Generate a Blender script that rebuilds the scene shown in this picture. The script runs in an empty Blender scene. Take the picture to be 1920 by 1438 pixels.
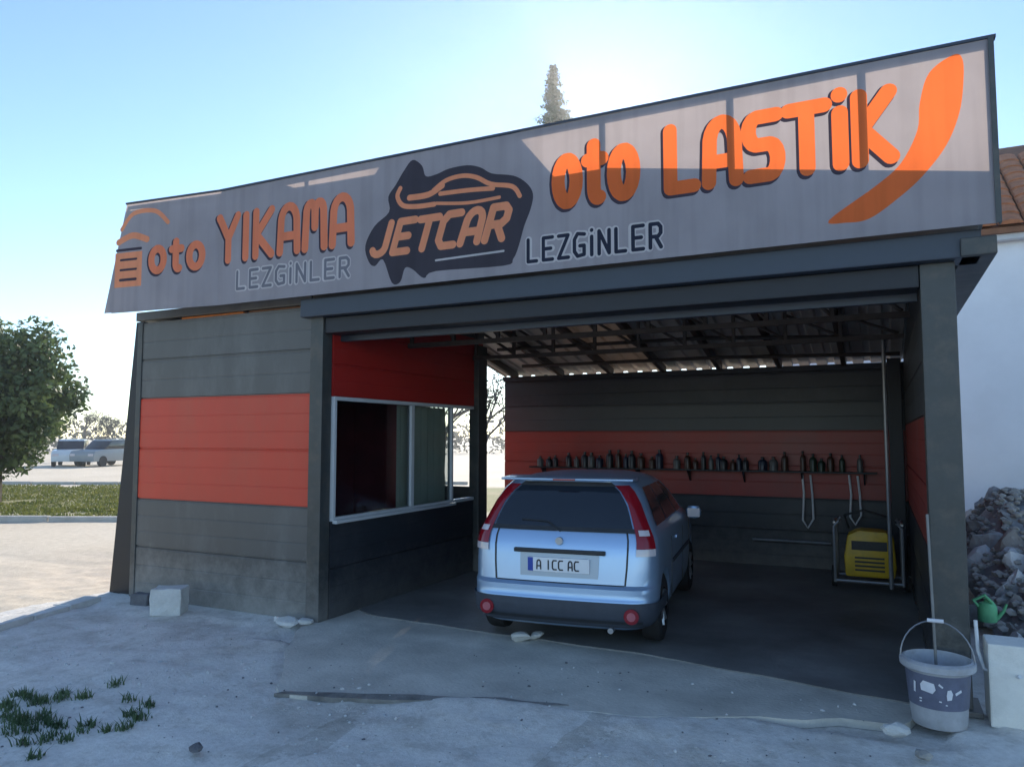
import bpy, bmesh, math, random
from math import sin, cos, pi, radians, sqrt, atan2
from mathutils import Vector, Matrix, noise
from mathutils.geometry import delaunay_2d_cdt

random.seed(7)
sc = bpy.context.scene
col = sc.collection

# ------------------------------------------------------------------ camera, sky, sun, exposure
cam_d = bpy.data.cameras.new('camera')
cam_d.lens = 26.25
cam_d.sensor_width = 36
cam_d.clip_start = 0.05
cam_d.clip_end = 3000
cam = bpy.data.objects.new('camera', cam_d)
cam.location = (0, 0, 1.75)
cam.rotation_euler = (radians(90 + 4.05), 0, radians(26.2))
col.objects.link(cam)
sc.camera = cam

SUN_AZ, SUN_EL = radians(19.5), radians(22.5)      # azimuth measured from +Y towards -X
sdir = Vector((-sin(SUN_AZ) * cos(SUN_EL), cos(SUN_AZ) * cos(SUN_EL), sin(SUN_EL)))
world = bpy.data.worlds.new('World')
sc.world = world
world.use_nodes = True
wn = world.node_tree
for n in list(wn.nodes):
    wn.nodes.remove(n)
sky = wn.nodes.new('ShaderNodeTexSky')
sky.sky_type = 'NISHITA'
sky.sun_disc = False
sky.sun_elevation = SUN_EL
sky.sun_rotation = -SUN_AZ
sky.altitude = 100
sky.air_density = 1.0
sky.dust_density = 0.02
sky.ozone_density = 2.8
bg = wn.nodes.new('ShaderNodeBackground')
bg.inputs[1].default_value = 0.12
wo = wn.nodes.new('ShaderNodeOutputWorld')
wn.links.new(sky.outputs[0], bg.inputs[0])
wn.links.new(bg.outputs[0], wo.inputs[0])

sun_d = bpy.data.lights.new('sun', 'SUN')
sun_d.energy = 3.6
sun_d.angle = radians(0.53)
sun_d.color = (1.0, 0.91, 0.77)
sun = bpy.data.objects.new('sun', sun_d)
sun.rotation_euler = (-sdir).to_track_quat('-Z', 'Y').to_euler()
sun.location = (-20, 40, 30)
col.objects.link(sun)

vs = sc.view_settings
vs.view_transform = 'Standard'
vs.look = 'None'
vs.exposure = 1.03
vs.gamma = 1
vs.use_curve_mapping = False

# ------------------------------------------------------------------ materials
MATS = {}


def nodes_of(name):
    m = bpy.data.materials.new(name)
    m.use_nodes = True
    nt = m.node_tree
    return m, nt, nt.nodes['Principled BSDF']


def mat(name, c, rough=0.6, metal=0.0, var=0.18, scale=4.0, bump=0.0, bscale=60.0, coat=0.0, spec=0.5,
        local=False, dirt=None, dirt_scale=1.3, dirt_amt=0.5, stretch=(1, 1, 1), splash=None):
    """Principled material with noisy colour, roughness wear, optional dirt patches and fine relief."""
    m, nt, p = nodes_of(name)
    N, L = nt.nodes.new, nt.links.new
    if local:
        tc = N('ShaderNodeTexCoord').outputs['Object']
    else:
        tc = N('ShaderNodeNewGeometry').outputs['Position']
    mp = N('ShaderNodeMapping')
    mp.inputs['Scale'].default_value = stretch
    L(tc, mp.inputs['Vector'])
    n1 = N('ShaderNodeTexNoise')
    n1.inputs['Scale'].default_value = scale
    n1.inputs['Detail'].default_value = 6
    n1.inputs['Roughness'].default_value = 0.62
    L(mp.outputs[0], n1.inputs['Vector'])
    rmp = N('ShaderNodeValToRGB')
    rmp.color_ramp.elements[0].position = 0.3
    rmp.color_ramp.elements[1].position = 0.72
    rmp.color_ramp.elements[0].color = (c[0] * (1 - var), c[1] * (1 - var), c[2] * (1 - var), 1)
    rmp.color_ramp.elements[1].color = (min(1, c[0] * (1 + var)), min(1, c[1] * (1 + var)), min(1, c[2] * (1 + var)), 1)
    L(n1.outputs[0], rmp.inputs[0])
    out = rmp.outputs[0]
    if dirt:
        n2 = N('ShaderNodeTexNoise')
        n2.inputs['Scale'].default_value = dirt_scale
        n2.inputs['Detail'].default_value = 8
        n2.inputs['Roughness'].default_value = 0.7
        L(mp.outputs[0], n2.inputs['Vector'])
        r2 = N('ShaderNodeValToRGB')
        r2.color_ramp.elements[0].position = 0.48
        r2.color_ramp.elements[1].position = 0.7
        r2.color_ramp.elements[1].color = (dirt_amt,) * 3 + (1,)
        L(n2.outputs[0], r2.inputs[0])
        mx = N('ShaderNodeMixRGB')
        mx.inputs[2].default_value = (*dirt, 1)
        L(r2.outputs[0], mx.inputs[0])
        L(out, mx.inputs[1])
        out = mx.outputs[0]
    if splash:
        sz = N('ShaderNodeSeparateXYZ')
        L(tc, sz.inputs[0])
        n3 = N('ShaderNodeTexNoise')
        n3.inputs['Scale'].default_value = 7
        n3.inputs['Detail'].default_value = 8
        n3.inputs['Roughness'].default_value = .75
        L(tc, n3.inputs['Vector'])
        ad = N('ShaderNodeMath')
        ad.operation = 'MULTIPLY_ADD'
        ad.inputs[1].default_value = -1.1
        L(n3.outputs[0], ad.inputs[0])
        L(sz.outputs[2], ad.inputs[2])
        m3 = N('ShaderNodeMapRange')
        m3.inputs['From Min'].default_value = -.62
        m3.inputs['From Max'].default_value = -.02
        m3.inputs['To Min'].default_value = .65
        m3.inputs['To Max'].default_value = 0
        L(ad.outputs[0], m3.inputs[0])
        mx3 = N('ShaderNodeMixRGB')
        mx3.inputs[2].default_value = (*splash, 1)
        L(m3.outputs[0], mx3.inputs[0])
        L(out, mx3.inputs[1])
        out = mx3.outputs[0]
    L(out, p.inputs['Base Color'])
    rr = N('ShaderNodeMapRange')
    rr.inputs['To Min'].default_value = max(0.02, rough - 0.1)
    rr.inputs['To Max'].default_value = min(1, rough + 0.12)
    L(n1.outputs[0], rr.inputs[0])
    L(rr.outputs[0], p.inputs['Roughness'])
    p.inputs['Metallic'].default_value = metal
    p.inputs['Coat Weight'].default_value = coat
    p.inputs['Coat Roughness'].default_value = 0.06
    p.inputs['Specular IOR Level'].default_value = spec
    if bump:
        nb = N('ShaderNodeTexNoise')
        nb.inputs['Scale'].default_value = bscale
        nb.inputs['Detail'].default_value = 5
        L(mp.outputs[0], nb.inputs['Vector'])
        b = N('ShaderNodeBump')
        b.inputs['Strength'].default_value = bump
        b.inputs['Distance'].default_value = 0.02
        L(nb.outputs[0], b.inputs['Height'])
        L(b.outputs[0], p.inputs['Normal'])
    MATS[name] = m
    return m


def vinyl(name, c, trans=0.5, var=0.06):
    """Printed banner vinyl: diffuse front with light passing through from behind."""
    m = bpy.data.materials.new(name)
    m.use_nodes = True
    nt = m.node_tree
    N, L = nt.nodes.new, nt.links.new
    for n in list(nt.nodes):
        nt.nodes.remove(n)
    pos = N('ShaderNodeNewGeometry').outputs['Position']
    n1 = N('ShaderNodeTexNoise')
    n1.inputs['Scale'].default_value = 2.2
    n1.inputs['Detail'].default_value = 7
    L(pos, n1.inputs['Vector'])
    r = N('ShaderNodeValToRGB')
    r.color_ramp.elements[0].position = .3
    r.color_ramp.elements[1].position = .7
    r.color_ramp.elements[0].color = tuple(x * (1 - var) for x in c) + (1,)
    r.color_ramp.elements[1].color = tuple(min(1, x * (1 + var)) for x in c) + (1,)
    L(n1.outputs[0], r.inputs[0])
    sm_ = N('ShaderNodeMapping')
    sm_.inputs['Scale'].default_value = (9, 1, .5)
    L(pos, sm_.inputs[0])
    sn = N('ShaderNodeTexNoise')
    sn.inputs['Scale'].default_value = 1.4
    sn.inputs['Detail'].default_value = 6
    L(sm_.outputs[0], sn.inputs['Vector'])
    sr = N('ShaderNodeValToRGB')
    sr.color_ramp.elements[0].position = .35
    sr.color_ramp.elements[1].position = .55
    sr.color_ramp.elements[0].color = (.92, .92, .915, 1)
    sr.color_ramp.elements[1].color = (1, 1, 1, 1)
    L(sn.outputs[0], sr.inputs[0])
    sx_ = N('ShaderNodeMixRGB')
    sx_.blend_type = 'MULTIPLY'
    sx_.inputs[0].default_value = 1
    L(r.outputs[0], sx_.inputs[1])
    L(sr.outputs[0], sx_.inputs[2])
    r = sx_
    d = N('ShaderNodeBsdfDiffuse')
    t = N('ShaderNodeBsdfTranslucent')
    L(r.outputs[0], d.inputs[0])
    hs = N('ShaderNodeMixRGB')
    hs.blend_type = 'MULTIPLY'
    hs.inputs[0].default_value = 1
    hs.inputs[2].default_value = (1.0, .85, .68, 1)
    L(r.outputs[0], hs.inputs[1])
    L(hs.outputs[0], t.inputs[0])
    nb = N('ShaderNodeTexNoise')
    nb.inputs['Scale'].default_value = 1.6
    nb.inputs['Detail'].default_value = 3
    mp = N('ShaderNodeMapping')
    mp.inputs['Scale'].default_value = (2.5, 1, .5)
    L(pos, mp.inputs[0])
    L(mp.outputs[0], nb.inputs['Vector'])
    bp = N('ShaderNodeBump')
    bp.inputs['Strength'].default_value = .5
    bp.inputs['Distance'].default_value = .06
    L(nb.outputs[0], bp.inputs['Height'])
    L(bp.outputs[0], d.inputs['Normal'])
    mx = N('ShaderNodeMixShader')
    mx.inputs[0].default_value = trans
    L(d.outputs[0], mx.inputs[1])
    L(t.outputs[0], mx.inputs[2])
    g = N('ShaderNodeBsdfGlossy')
    g.inputs['Roughness'].default_value = .38
    m2 = N('ShaderNodeMixShader')
    lw = N('ShaderNodeLayerWeight')
    lw.inputs[0].default_value = .12
    L(lw.outputs['Fresnel'], m2.inputs[0])
    L(bp.outputs[0], g.inputs['Normal'])
    L(mx.outputs[0], m2.inputs[1])
    L(g.outputs[0], m2.inputs[2])
    o = N('ShaderNodeOutputMaterial')
    L(m2.outputs[0], o.inputs[0])
    MATS[name] = m
    return m


def glass(name, tint, rough=0.02, mixv=0.12):
    """Thin pane: mostly transparent with a Fresnel reflection."""
    m = bpy.data.materials.new(name)
    m.use_nodes = True
    nt = m.node_tree
    N, L = nt.nodes.new, nt.links.new
    for n in list(nt.nodes):
        nt.nodes.remove(n)
    t = N('ShaderNodeBsdfTransparent')
    t.inputs[0].default_value = (*tint, 1)
    g = N('ShaderNodeBsdfGlossy')
    g.inputs['Roughness'].default_value = rough
    lw = N('ShaderNodeLayerWeight')
    lw.inputs[0].default_value = mixv
    mx = N('ShaderNodeMixShader')
    L(lw.outputs['Fresnel'], mx.inputs[0])
    L(t.outputs[0], mx.inputs[1])
    L(g.outputs[0], mx.inputs[2])
    o = N('ShaderNodeOutputMaterial')
    L(mx.outputs[0], o.inputs[0])
    MATS[name] = m
    return m


def leafmat(name, a, b):
    m, nt, p = nodes_of(name)
    N, L = nt.nodes.new, nt.links.new
    n1 = N('ShaderNodeTexNoise')
    n1.inputs['Scale'].default_value = 1.7
    n1.inputs['Detail'].default_value = 4
    L(N('ShaderNodeNewGeometry').outputs['Position'], n1.inputs['Vector'])
    r = N('ShaderNodeValToRGB')
    r.color_ramp.elements[0].position = .32
    r.color_ramp.elements[1].position = .68
    r.color_ramp.elements[0].color = (*a, 1)
    r.color_ramp.elements[1].color = (*b, 1)
    L(n1.outputs[0], r.inputs[0])
    L(r.outputs[0], p.inputs['Base Color'])
    p.inputs['Roughness'].default_value = .6
    t = N('ShaderNodeBsdfTranslucent')
    L(r.outputs[0], t.inputs[0])
    mx = N('ShaderNodeMixShader')
    mx.inputs[0].default_value = .35
    L(p.outputs[0], mx.inputs[1])
    L(t.outputs[0], mx.inputs[2])
    L(mx.outputs[0], nt.nodes['Material Output'].inputs[0])
    MATS[name] = m
    return m


mat('panel_grey', (.088, .088, .086), .42, splash=(.34, .33, .31), var=.14, scale=1.6, dirt=(.2, .2, .2), dirt_scale=2.2, dirt_amt=.35, stretch=(1, 1, .35), bump=.16, bscale=2.5)
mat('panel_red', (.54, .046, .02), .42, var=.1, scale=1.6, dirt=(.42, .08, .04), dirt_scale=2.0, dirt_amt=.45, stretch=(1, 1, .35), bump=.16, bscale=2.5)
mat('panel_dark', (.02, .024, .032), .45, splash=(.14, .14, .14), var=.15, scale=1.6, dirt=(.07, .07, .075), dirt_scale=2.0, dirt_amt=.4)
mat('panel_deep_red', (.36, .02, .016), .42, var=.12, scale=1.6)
mat('panel_red_shaded', (.30, .036, .026), .45, var=.15, scale=1.6, dirt=(.2, .06, .05), dirt_scale=2, dirt_amt=.4)  # red panel darkened; the bay's dimness is put into the colour
mat('panel_grey_shaded', (.055, .06, .065), .45, var=.15, scale=1.6)  # grey panel likewise, interior shade put into the colour
mat('panel_white', (.3, .27, .24), .5, var=.1, scale=2)
mat('steel_grey', (.055, .060, .060), .45, splash=(.26, .25, .24), metal=.15, var=.15, scale=7, dirt=(.16, .13, .1), dirt_scale=6, dirt_amt=.35)
mat('steel_dark', (.012, .014, .02), .45, metal=.2, var=.2, scale=6)
mat('steel_blue', (.035, .046, .066), .4, metal=.2, var=.12, scale=3)
mat('steel_truss', (.06, .045, .035), .55, metal=.2, var=.3, scale=12)
mat('steel_pole', (.2, .2, .2), .5, metal=.4, var=.15, scale=9)
mat('galvanised', (.3, .31, .33), .4, metal=.7, var=.15, scale=9)
mat('roof_under', (.42, .39, .35), .6, var=.15, scale=1.2)
mat('pvc_white', (.55, .57, .59), .35, var=.06, scale=5)
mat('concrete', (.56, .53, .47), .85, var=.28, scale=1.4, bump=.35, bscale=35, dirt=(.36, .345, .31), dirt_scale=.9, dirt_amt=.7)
mat('shaded_concrete', (.20, .20, .195), .6, var=.4, scale=1.1, bump=.2, bscale=40, dirt=(.11, .11, .11), dirt_scale=.8, dirt_amt=.6)  # floor concrete darkened; the bay's shade is put into the colour
mat('strip_dark', (.22, .21, .195), .8, var=.35, scale=6, bump=.5, bscale=40)
mat('stone_pale', (.55, .55, .55), .9, var=.22, scale=5, bump=.5, bscale=30)
mat('stone_mid', (.3, .3, .3), .92, var=.3, scale=6, bump=.7, bscale=25)
mat('stone_warm', (.36, .34, .31), .9, var=.25, scale=5, bump=.5, bscale=30)
mat('stone_dark', (.14, .14, .15), .9, var=.3, scale=5, bump=.5, bscale=30)
mat('block_white', (.62, .62, .6), .9, var=.12, scale=7, bump=.35, bscale=55, dirt=(.42, .41, .38), dirt_scale=3, dirt_amt=.5)
mat('foam_white', (.78, .76, .70), .8, var=.08, scale=6, bump=.2, bscale=90, dirt=(.5, .49, .46), dirt_scale=2.5, dirt_amt=.5)
mat('house_white', (.80, .83, .87), .85, var=.06, scale=1.0, dirt=(.7, .72, .75), dirt_scale=.6, dirt_amt=.5)
mat('roof_tile', (.42, .17, .08), .8, var=.3, scale=6)
mat('wood_brown', (.2, .09, .045), .7, var=.3, scale=5)
mat('bark', (.1, .075, .05), .9, var=.35, scale=9, bump=.6, bscale=25)
mat('bark_grey', (.17, .15, .14), .9, var=.3, scale=9)
mat('rubber', (.018, .018, .02), .75, var=.3, scale=20, local=True)
mat('plastic_black', (.022, .024, .028), .5, var=.2, scale=15, local=True)
mat('bumper_grey', (.045, .055, .075), .55, var=.15, scale=12, local=True)
mat('car_paint', (.36, .51, .72), .34, metal=.6, var=.03, scale=2, coat=.4, local=True)
mat('car_paint_dark', (.30, .36, .44), .35, metal=.6, var=.06, scale=3, local=True)
mat('car_glass', (.012, .016, .024), .06, var=.1, scale=2, spec=.8, local=True)
mat('lamp_red', (.24, .008, .016), .12, var=.1, scale=8, coat=.6, local=True)
mat('lamp_rose', (.42, .12, .14), .2, var=.1, scale=8, coat=.5, local=True)
mat('lamp_clear', (.6, .55, .58), .12, var=.1, scale=8, coat=.6, local=True)
mat('rim_silver', (.4, .42, .45), .35, metal=.8, var=.1, scale=9, local=True)
mat('plate_white', (.75, .77, .8), .4, var=.04, scale=9, local=True)
mat('plate_blue', (.02, .06, .35), .4, var=.04, scale=9, local=True)
mat('ink', (.02, .02, .025), .5, var=.1, scale=9)
mat('yellow_plastic', (.62, .40, .02), .4, var=.15, scale=9, dirt=(.3, .2, .04), dirt_scale=6, dirt_amt=.5)
mat('bucket_grey', (.42, .43, .46), .55, var=.15, scale=10, dirt=(.3, .29, .28), dirt_scale=9, dirt_amt=.6)
mat('bucket_label', (.13, .14, .20), .45, var=.2, scale=12)
mat('label_white', (.72, .72, .76), .5, var=.1, scale=14)
mat('green_plastic', (.12, .40, .20), .65, var=.25, scale=9)
mat('hose_white', (.66, .68, .7), .45, var=.1, scale=9)
mat('curtain', (.68, .68, .58), .85, var=.12, scale=5, stretch=(1, 1, .2))
mat('office_red', (.28, .06, .10), .6, var=.2, scale=4)
mat('office_wall', (.6, .6, .6), .8, var=.1, scale=2)
mat('sunlit_orange', (.75, .22, .05), .7, var=.2, scale=6)
mat('asphalt_edge', (.5, .48, .44), .9, var=.15, scale=4, bump=.3, bscale=30)
mat('bottle_a', (.012, .018, .04), .35, var=.1)
mat('bottle_b', (.09, .09, .09), .35, var=.1)
mat('bottle_c', (.012, .03, .016), .35, var=.1)
mat('bottle_d', (.02, .02, .025), .35, var=.1)
mat('bottle_e', (.05, .02, .012), .35, var=.1)
mat('car_far_grey', (.25, .28, .3), .4, var=.05, coat=.3)
mat('van_white', (.6, .65, .68), .4, var=.05, coat=.3)
vinyl('vinyl_grey', (.42, .395, .43), .38, .08)
vinyl('vinyl_orange', (.90, .20, .06), .42)
vinyl('vinyl_shadow', (.06, .05, .07), .2)
vinyl('vinyl_blob', (.06, .055, .07), .2)
vinyl('vinyl_pale', (.68, .66, .68), .4)
vinyl('vinyl_black', (.03, .035, .06), .25)
vinyl('vinyl_rose', (.92, .36, .20), .35)
vinyl('roof_translucent', (.52, .48, .44), .3)  # added translucency, passes sun to brighten the left roof sheets
vinyl('vinyl_soft', (.22, .22, .26), .3)
vinyl('vinyl_orange_glare', (.92, .28, .15), .35)  # left lettering's orange made paler; a reflection is put into the colour
glass('pane_glass', (.72, .76, .76))
leafmat('leaf_dark', (.045, .085, .035), (.14, .19, .065))
leafmat('leaf_conifer', (.08, .12, .09), (.17, .2, .15))  # needles lightened; hazy glare is put into the colour
leafmat('leaf_grey', (.06, .065, .055), (.12, .12, .10))
leafmat('grass', (.09, .12, .025), (.2, .2, .05))
leafmat('weed', (.06, .11, .05), (.13, .19, .09))


# ------------------------------------------------------------------ builders
WL = {}


def tag(o, label=None, cat=None, group=None, kind=None):
    if label: o['label'] = label
    if cat: o['category'] = cat
    if group: o['group'] = group
    if kind: o['kind'] = kind
    return o


def empty(name, loc, rz=0, label=None, cat=None, group=None):
    o = bpy.data.objects.new(name, None)
    o.empty_display_size = .2
    o.location = loc
    o.rotation_euler = (0, 0, rz)
    col.objects.link(o)
    WL[o] = Vector(loc)
    return tag(o, label, cat, group)


class B:
    def __init__(s):
        s.v, s.f = [], []

    def add(s, verts, faces):
        k = len(s.v)
        s.v += [tuple(p) for p in verts]
        s.f += [tuple(i + k for i in f) for f in faces]
        return s

    def box(s, x0, x1, y0, y1, z0, z1):
        return s.add([(x0, y0, z0), (x1, y0, z0), (x1, y1, z0), (x0, y1, z0), (x0, y0, z1), (x1, y0, z1), (x1, y1, z1), (x0, y1, z1)],
                     [(0, 3, 2, 1), (4, 5, 6, 7), (0, 1, 5, 4), (1, 2, 6, 5), (2, 3, 7, 6), (3, 0, 4, 7)])

    def cyl(s, p0, p1, r0, r1=None, n=12, cap=True):
        r1 = r0 if r1 is None else r1
        p0, p1 = Vector(p0), Vector(p1)
        d = (p1 - p0).normalized()
        a = d.cross(Vector((0, 0, 1)) if abs(d.z) < .9 else Vector((1, 0, 0))).normalized()
        b = d.cross(a)
        vs_ = []
        for p, r in ((p0, r0), (p1, r1)):
            for i in range(n):
                t = 2 * pi * i / n
                vs_.append(p + (a * cos(t) + b * sin(t)) * r)
        fs = [(i, (i + 1) % n, n + (i + 1) % n, n + i) for i in range(n)]
        if cap:
            fs += [tuple(range(n - 1, -1, -1)), tuple(range(n, 2 * n))]
        return s.add(vs_, fs)

    def tube(s, path, r, n=8):
        path = [Vector(p) for p in path]
        rs = r if isinstance(r, (list, tuple)) else [r] * len(path)
        rings, up = [], None
        for i, p in enumerate(path):
            d = (path[min(i + 1, len(path) - 1)] - path[max(i - 1, 0)]).normalized()
            if up is None:
                up = d.cross(Vector((0, 0, 1)) if abs(d.z) < .9 else Vector((1, 0, 0))).normalized()
            up = (up - d * up.dot(d)).normalized()
            b = d.cross(up)
            rings.append([p + (up * cos(2 * pi * k / n) + b * sin(2 * pi * k / n)) * rs[i] for k in range(n)])
        vs_ = [q for rg in rings for q in rg]
        fs = []
        for i in range(len(path) - 1):
            for k in range(n):
                fs.append((i * n + k, i * n + (k + 1) % n, (i + 1) * n + (k + 1) % n, (i + 1) * n + k))
        fs += [tuple(range(n - 1, -1, -1)), tuple((len(path) - 1) * n + k for k in range(n))]
        return s.add(vs_, fs)

    def prism(s, poly, y0, y1):
        """poly in (x,z), extruded along y."""
        n = len(poly)
        vs_ = [(x, y0, z) for x, z in poly] + [(x, y1, z) for x, z in poly]
        fs = [tuple(range(n)), tuple(range(2 * n - 1, n - 1, -1))]
        fs += [(i, n + i, n + (i + 1) % n, (i + 1) % n) for i in range(n)]
        return s.add(vs_, fs)

    def lathe(s, prof, c, n=24):
        """prof: list of (r,z) bottom to top."""
        vs_ = [(c[0] + r * cos(2 * pi * k / n), c[1] + r * sin(2 * pi * k / n), c[2] + z) for r, z in prof for k in range(n)]
        fs = []
        for i in range(len(prof) - 1):
            for k in range(n):
                fs.append((i * n + k, i * n + (k + 1) % n, (i + 1) * n + (k + 1) % n, (i + 1) * n + k))
        return s.add(vs_, fs)

    def mesh(s, name, off=(0, 0, 0), bevel=0, smooth=False, recalc=True):
        me = bpy.data.meshes.new(name)
        ox, oy, oz = off
        me.from_pydata([(x - ox, y - oy, z - oz) for x, y, z in s.v], [], s.f)
        if bevel or recalc:
            bm = bmesh.new()
            bm.from_mesh(me)
            if recalc:
                bmesh.ops.recalc_face_normals(bm, faces=bm.faces)
            if bevel:
                es = [e for e in bm.edges if len(e.link_faces) == 2 and e.calc_face_angle(0) > .5]
                bmesh.ops.bevel(bm, geom=es, offset=bevel, segments=2, profile=.6, affect='EDGES')
            bm.to_mesh(me)
            bm.free()
        if smooth:
            me.polygons.foreach_set('use_smooth', [True] * len(me.polygons))
            if hasattr(me, 'set_sharp_from_angle'):
                me.set_sharp_from_angle(angle=radians(38))
        return me

    def build(s, name, m, parent=None, bevel=0, smooth=False, local=False, origin=None, recalc=True):
        """local: vertices are already in the parent's frame. Otherwise world coordinates."""
        if parent is not None:
            off = (0, 0, 0) if local else WL[parent]
        else:
            off = origin or (0, 0, 0)
        me = s.mesh(name, off, bevel, smooth, recalc)
        return link(name, me, m, parent, loc=None if parent is not None else off, wl=WL.get(parent) if parent is not None else Vector(off))


def link(name, me, m, parent=None, loc=None, rot=None, wl=None):
    o = bpy.data.objects.new(name, me)
    if m is not None and not me.materials:
        me.materials.append(MATS[m] if isinstance(m, str) else m)
    col.objects.link(o)
    if parent is not None:
        o.parent = parent
    if loc is not None:
        o.location = loc
    if rot is not None:
        o.rotation_euler = rot
    WL[o] = Vector(wl) if wl is not None else Vector((0, 0, 0))
    return o


def place(name, me, parent, wloc, rz=0):
    """A part that shares mesh data, put at a world position under a parent that is not rotated."""
    o = link(name, me, None, parent, loc=Vector(wloc) - WL[parent], rot=(0, 0, rz), wl=wloc)
    return o


def panel_mesh(length, height, mname, thick=.05, pitch=.17, depth=.0025):
    """Sandwich panel: horizontal micro-ribs on the outside (-y), tongue joint recessed at both edges."""
    pr = [(thick, 0), (.012, 0), (.012, .006), (0, .010)]
    n = max(1, int(round((height - .02) / pitch)))
    st = (height - .02) / n
    for i in range(n):
        z = .010 + i * st
        pr += [(0, z + st * .90), (depth, z + st * .925), (depth, z + st * .965), (0, z + st * .99)]
    pr += [(0, height - .010), (.012, height - .006), (.012, height - .0005), (.02, height - .0005), (.02, height + .004), (thick - .008, height + .004), (thick - .008, height - .0005), (thick, height - .0005)]
    b = B()
    k = len(pr)
    b.add([(0, y, z) for y, z in pr] + [(length, y, z) for y, z in pr],
          [(i, (i + 1) % k, k + (i + 1) % k, k + i) for i in range(k)] + [tuple(range(k - 1, -1, -1)), tuple(range(k, 2 * k))])
    me = b.mesh('panel')
    me.materials.append(MATS[mname])
    return me


def stone_mesh(seed, r=.5, sub=2, flat=.7):
    bm = bmesh.new()
    bmesh.ops.create_icosphere(bm, subdivisions=sub, radius=r)
    o = Vector((seed * 3.7, seed * 1.3, 0))
    rnd = random.Random(seed)
    cuts = [(Vector((rnd.gauss(0, 1), rnd.gauss(0, 1), rnd.gauss(0, 1))).normalized(), rnd.uniform(.55, .85) * r) for _ in range(7)]
    for v in bm.verts:
        for nrm, d in cuts:
            h = v.co.dot(nrm) - d
            if h > 0:
                v.co -= nrm * h
        v.co *= 1 + .22 * noise.noise(v.co * 2.4 / r * .6 + o)
        v.co.z *= flat
    me = bpy.data.meshes.new('stone')
    bm.to_mesh(me)
    bm.free()
    return me


# ------------------------------------------------------------------ ground
YAW = radians(26.2)
cdir = Vector((-sin(YAW), cos(YAW)))
cright = Vector((cos(YAW), sin(YAW)))


def polar(depth, lat):
    """World (x,y) of a point a given depth ahead of and to the right of the viewpoint."""
    return cdir * depth + cright * lat


APRON = [(-5.0, 6.6), (.2, 6.6), (.15, 5.6), (.05, 5.25), (-.75, 5.0), (-1.45, 4.62), (-2.35, 4.5), (-3.0, 4.25), (-3.75, 3.98), (-4.4, 4.7), (-4.95, 5.6)]


def inside_apron(x, y):
    """Distance inside the apron outline (0 outside)."""
    ins, dm = False, 9.0
    for (x0, y0), (x1, y1) in zip(APRON, APRON[1:] + APRON[:1]):
        if (y0 > y) != (y1 > y) and x < (x1 - x0) * (y - y0) / (y1 - y0) + x0:
            ins = not ins
        t = max(0, min(1, ((x - x0) * (x1 - x0) + (y - y0) * (y1 - y0)) / ((x1 - x0) ** 2 + (y1 - y0) ** 2)))
        dm = min(dm, sqrt((x - x0 - t * (x1 - x0)) ** 2 + (y - y0 - t * (y1 - y0)) ** 2))
    return dm if ins else 0.0


def gz(x, y):
    """Ground height."""
    n = noise.fractal(Vector((x * .7, y * .7, 0)), 1, 2, 5) * .035
    n2 = noise.fractal(Vector((x * 5, y * 5, 3)), 1, 2, 4) * .012
    near = 1.0
    if 5.3 < y < 11 and -7.7 < x < .6:
        near = 0.0
    # lies lower than the concrete where the apron is
    if -4.9 < x < .3 and 5.0 < y < 11:
        return -.05
    sink = 0.0
    if -5.3 < x < .6 and 3.8 < y < 6.8:
        sink = min(.09, inside_apron(x, y) * .35)
    d = max(0, sqrt((x + 3) ** 2 + (y - 4) ** 2) - 14)
    return (n + n2) * near * (1 / (1 + d * .15)) - .004 - (sink if d <= 0 else 0)


def axis(lo, hi, step, far):
    a = []
    v = lo
    while v <= hi + 1e-6:
        a.append(v)
        v += step
    g, st = [], step
    v = hi
    while v < far:
        st *= 1.35
        v += st
        g.append(v)
    h, st = [], step
    v = lo
    while v > -far:
        st *= 1.35
        v -= st
        h.append(v)
    return h[::-1] + a + g


ax, ay = axis(-9.5, 2.2, .055, 900), axis(1.6, 7.0, .055, 900)
gv = [(x, y, gz(x, y)) for y in ay for x in ax]
nx = len(ax)
gf = [(j * nx + i, j * nx + i + 1, (j + 1) * nx + i + 1, (j + 1) * nx + i) for j in range(len(ay) - 1) for i in range(nx - 1)]
m, nt, p = nodes_of('ground')
MATS['ground'] = m
N, L = nt.nodes.new, nt.links.new
pos = N('ShaderNodeNewGeometry').outputs['Position']


def tex(scale, detail=8, rough=.65):
    t = N('ShaderNodeTexNoise')
    t.inputs['Scale'].default_value = scale
    t.inputs['Detail'].default_value = detail
    t.inputs['Roughness'].default_value = rough
    L(pos, t.inputs['Vector'])
    return t.outputs[0]


def ramp(fac, stops):
    r = N('ShaderNodeValToRGB')
    while len(r.color_ramp.elements) < len(stops):
        r.color_ramp.elements.new(.5)
    for e, (q, c) in zip(r.color_ramp.elements, stops):
        e.position = q
        e.color = (*c, 1)
    L(fac, r.inputs[0])
    return r.outputs[0]


def mixc(f, a, b):
    x = N('ShaderNodeMixRGB')
    if isinstance(f, float):
        x.inputs[0].default_value = f
    else:
        L(f, x.inputs[0])
    L(a, x.inputs[1])
    L(b, x.inputs[2])
    return x.outputs[0]


def math_(op, a, b=None):
    x = N('ShaderNodeMath')
    x.operation = op
    for i, q in enumerate((a, b)):
        if q is None: continue
        if isinstance(q, (int, float)):
            x.inputs[i].default_value = q
        else:
            L(q, x.inputs[i])
    return x.outputs[0]


dust = ramp(tex(1.1), [(.26, (.60, .56, .50)), (.45, (.76, .725, .67)), (.68, (.85, .82, .77))])
grav = ramp(tex(26, 4), [(.35, (.62, .59, .54)), (.62, (.84, .81, .76))])
nearc = mixc(.45, dust, grav)


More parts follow.
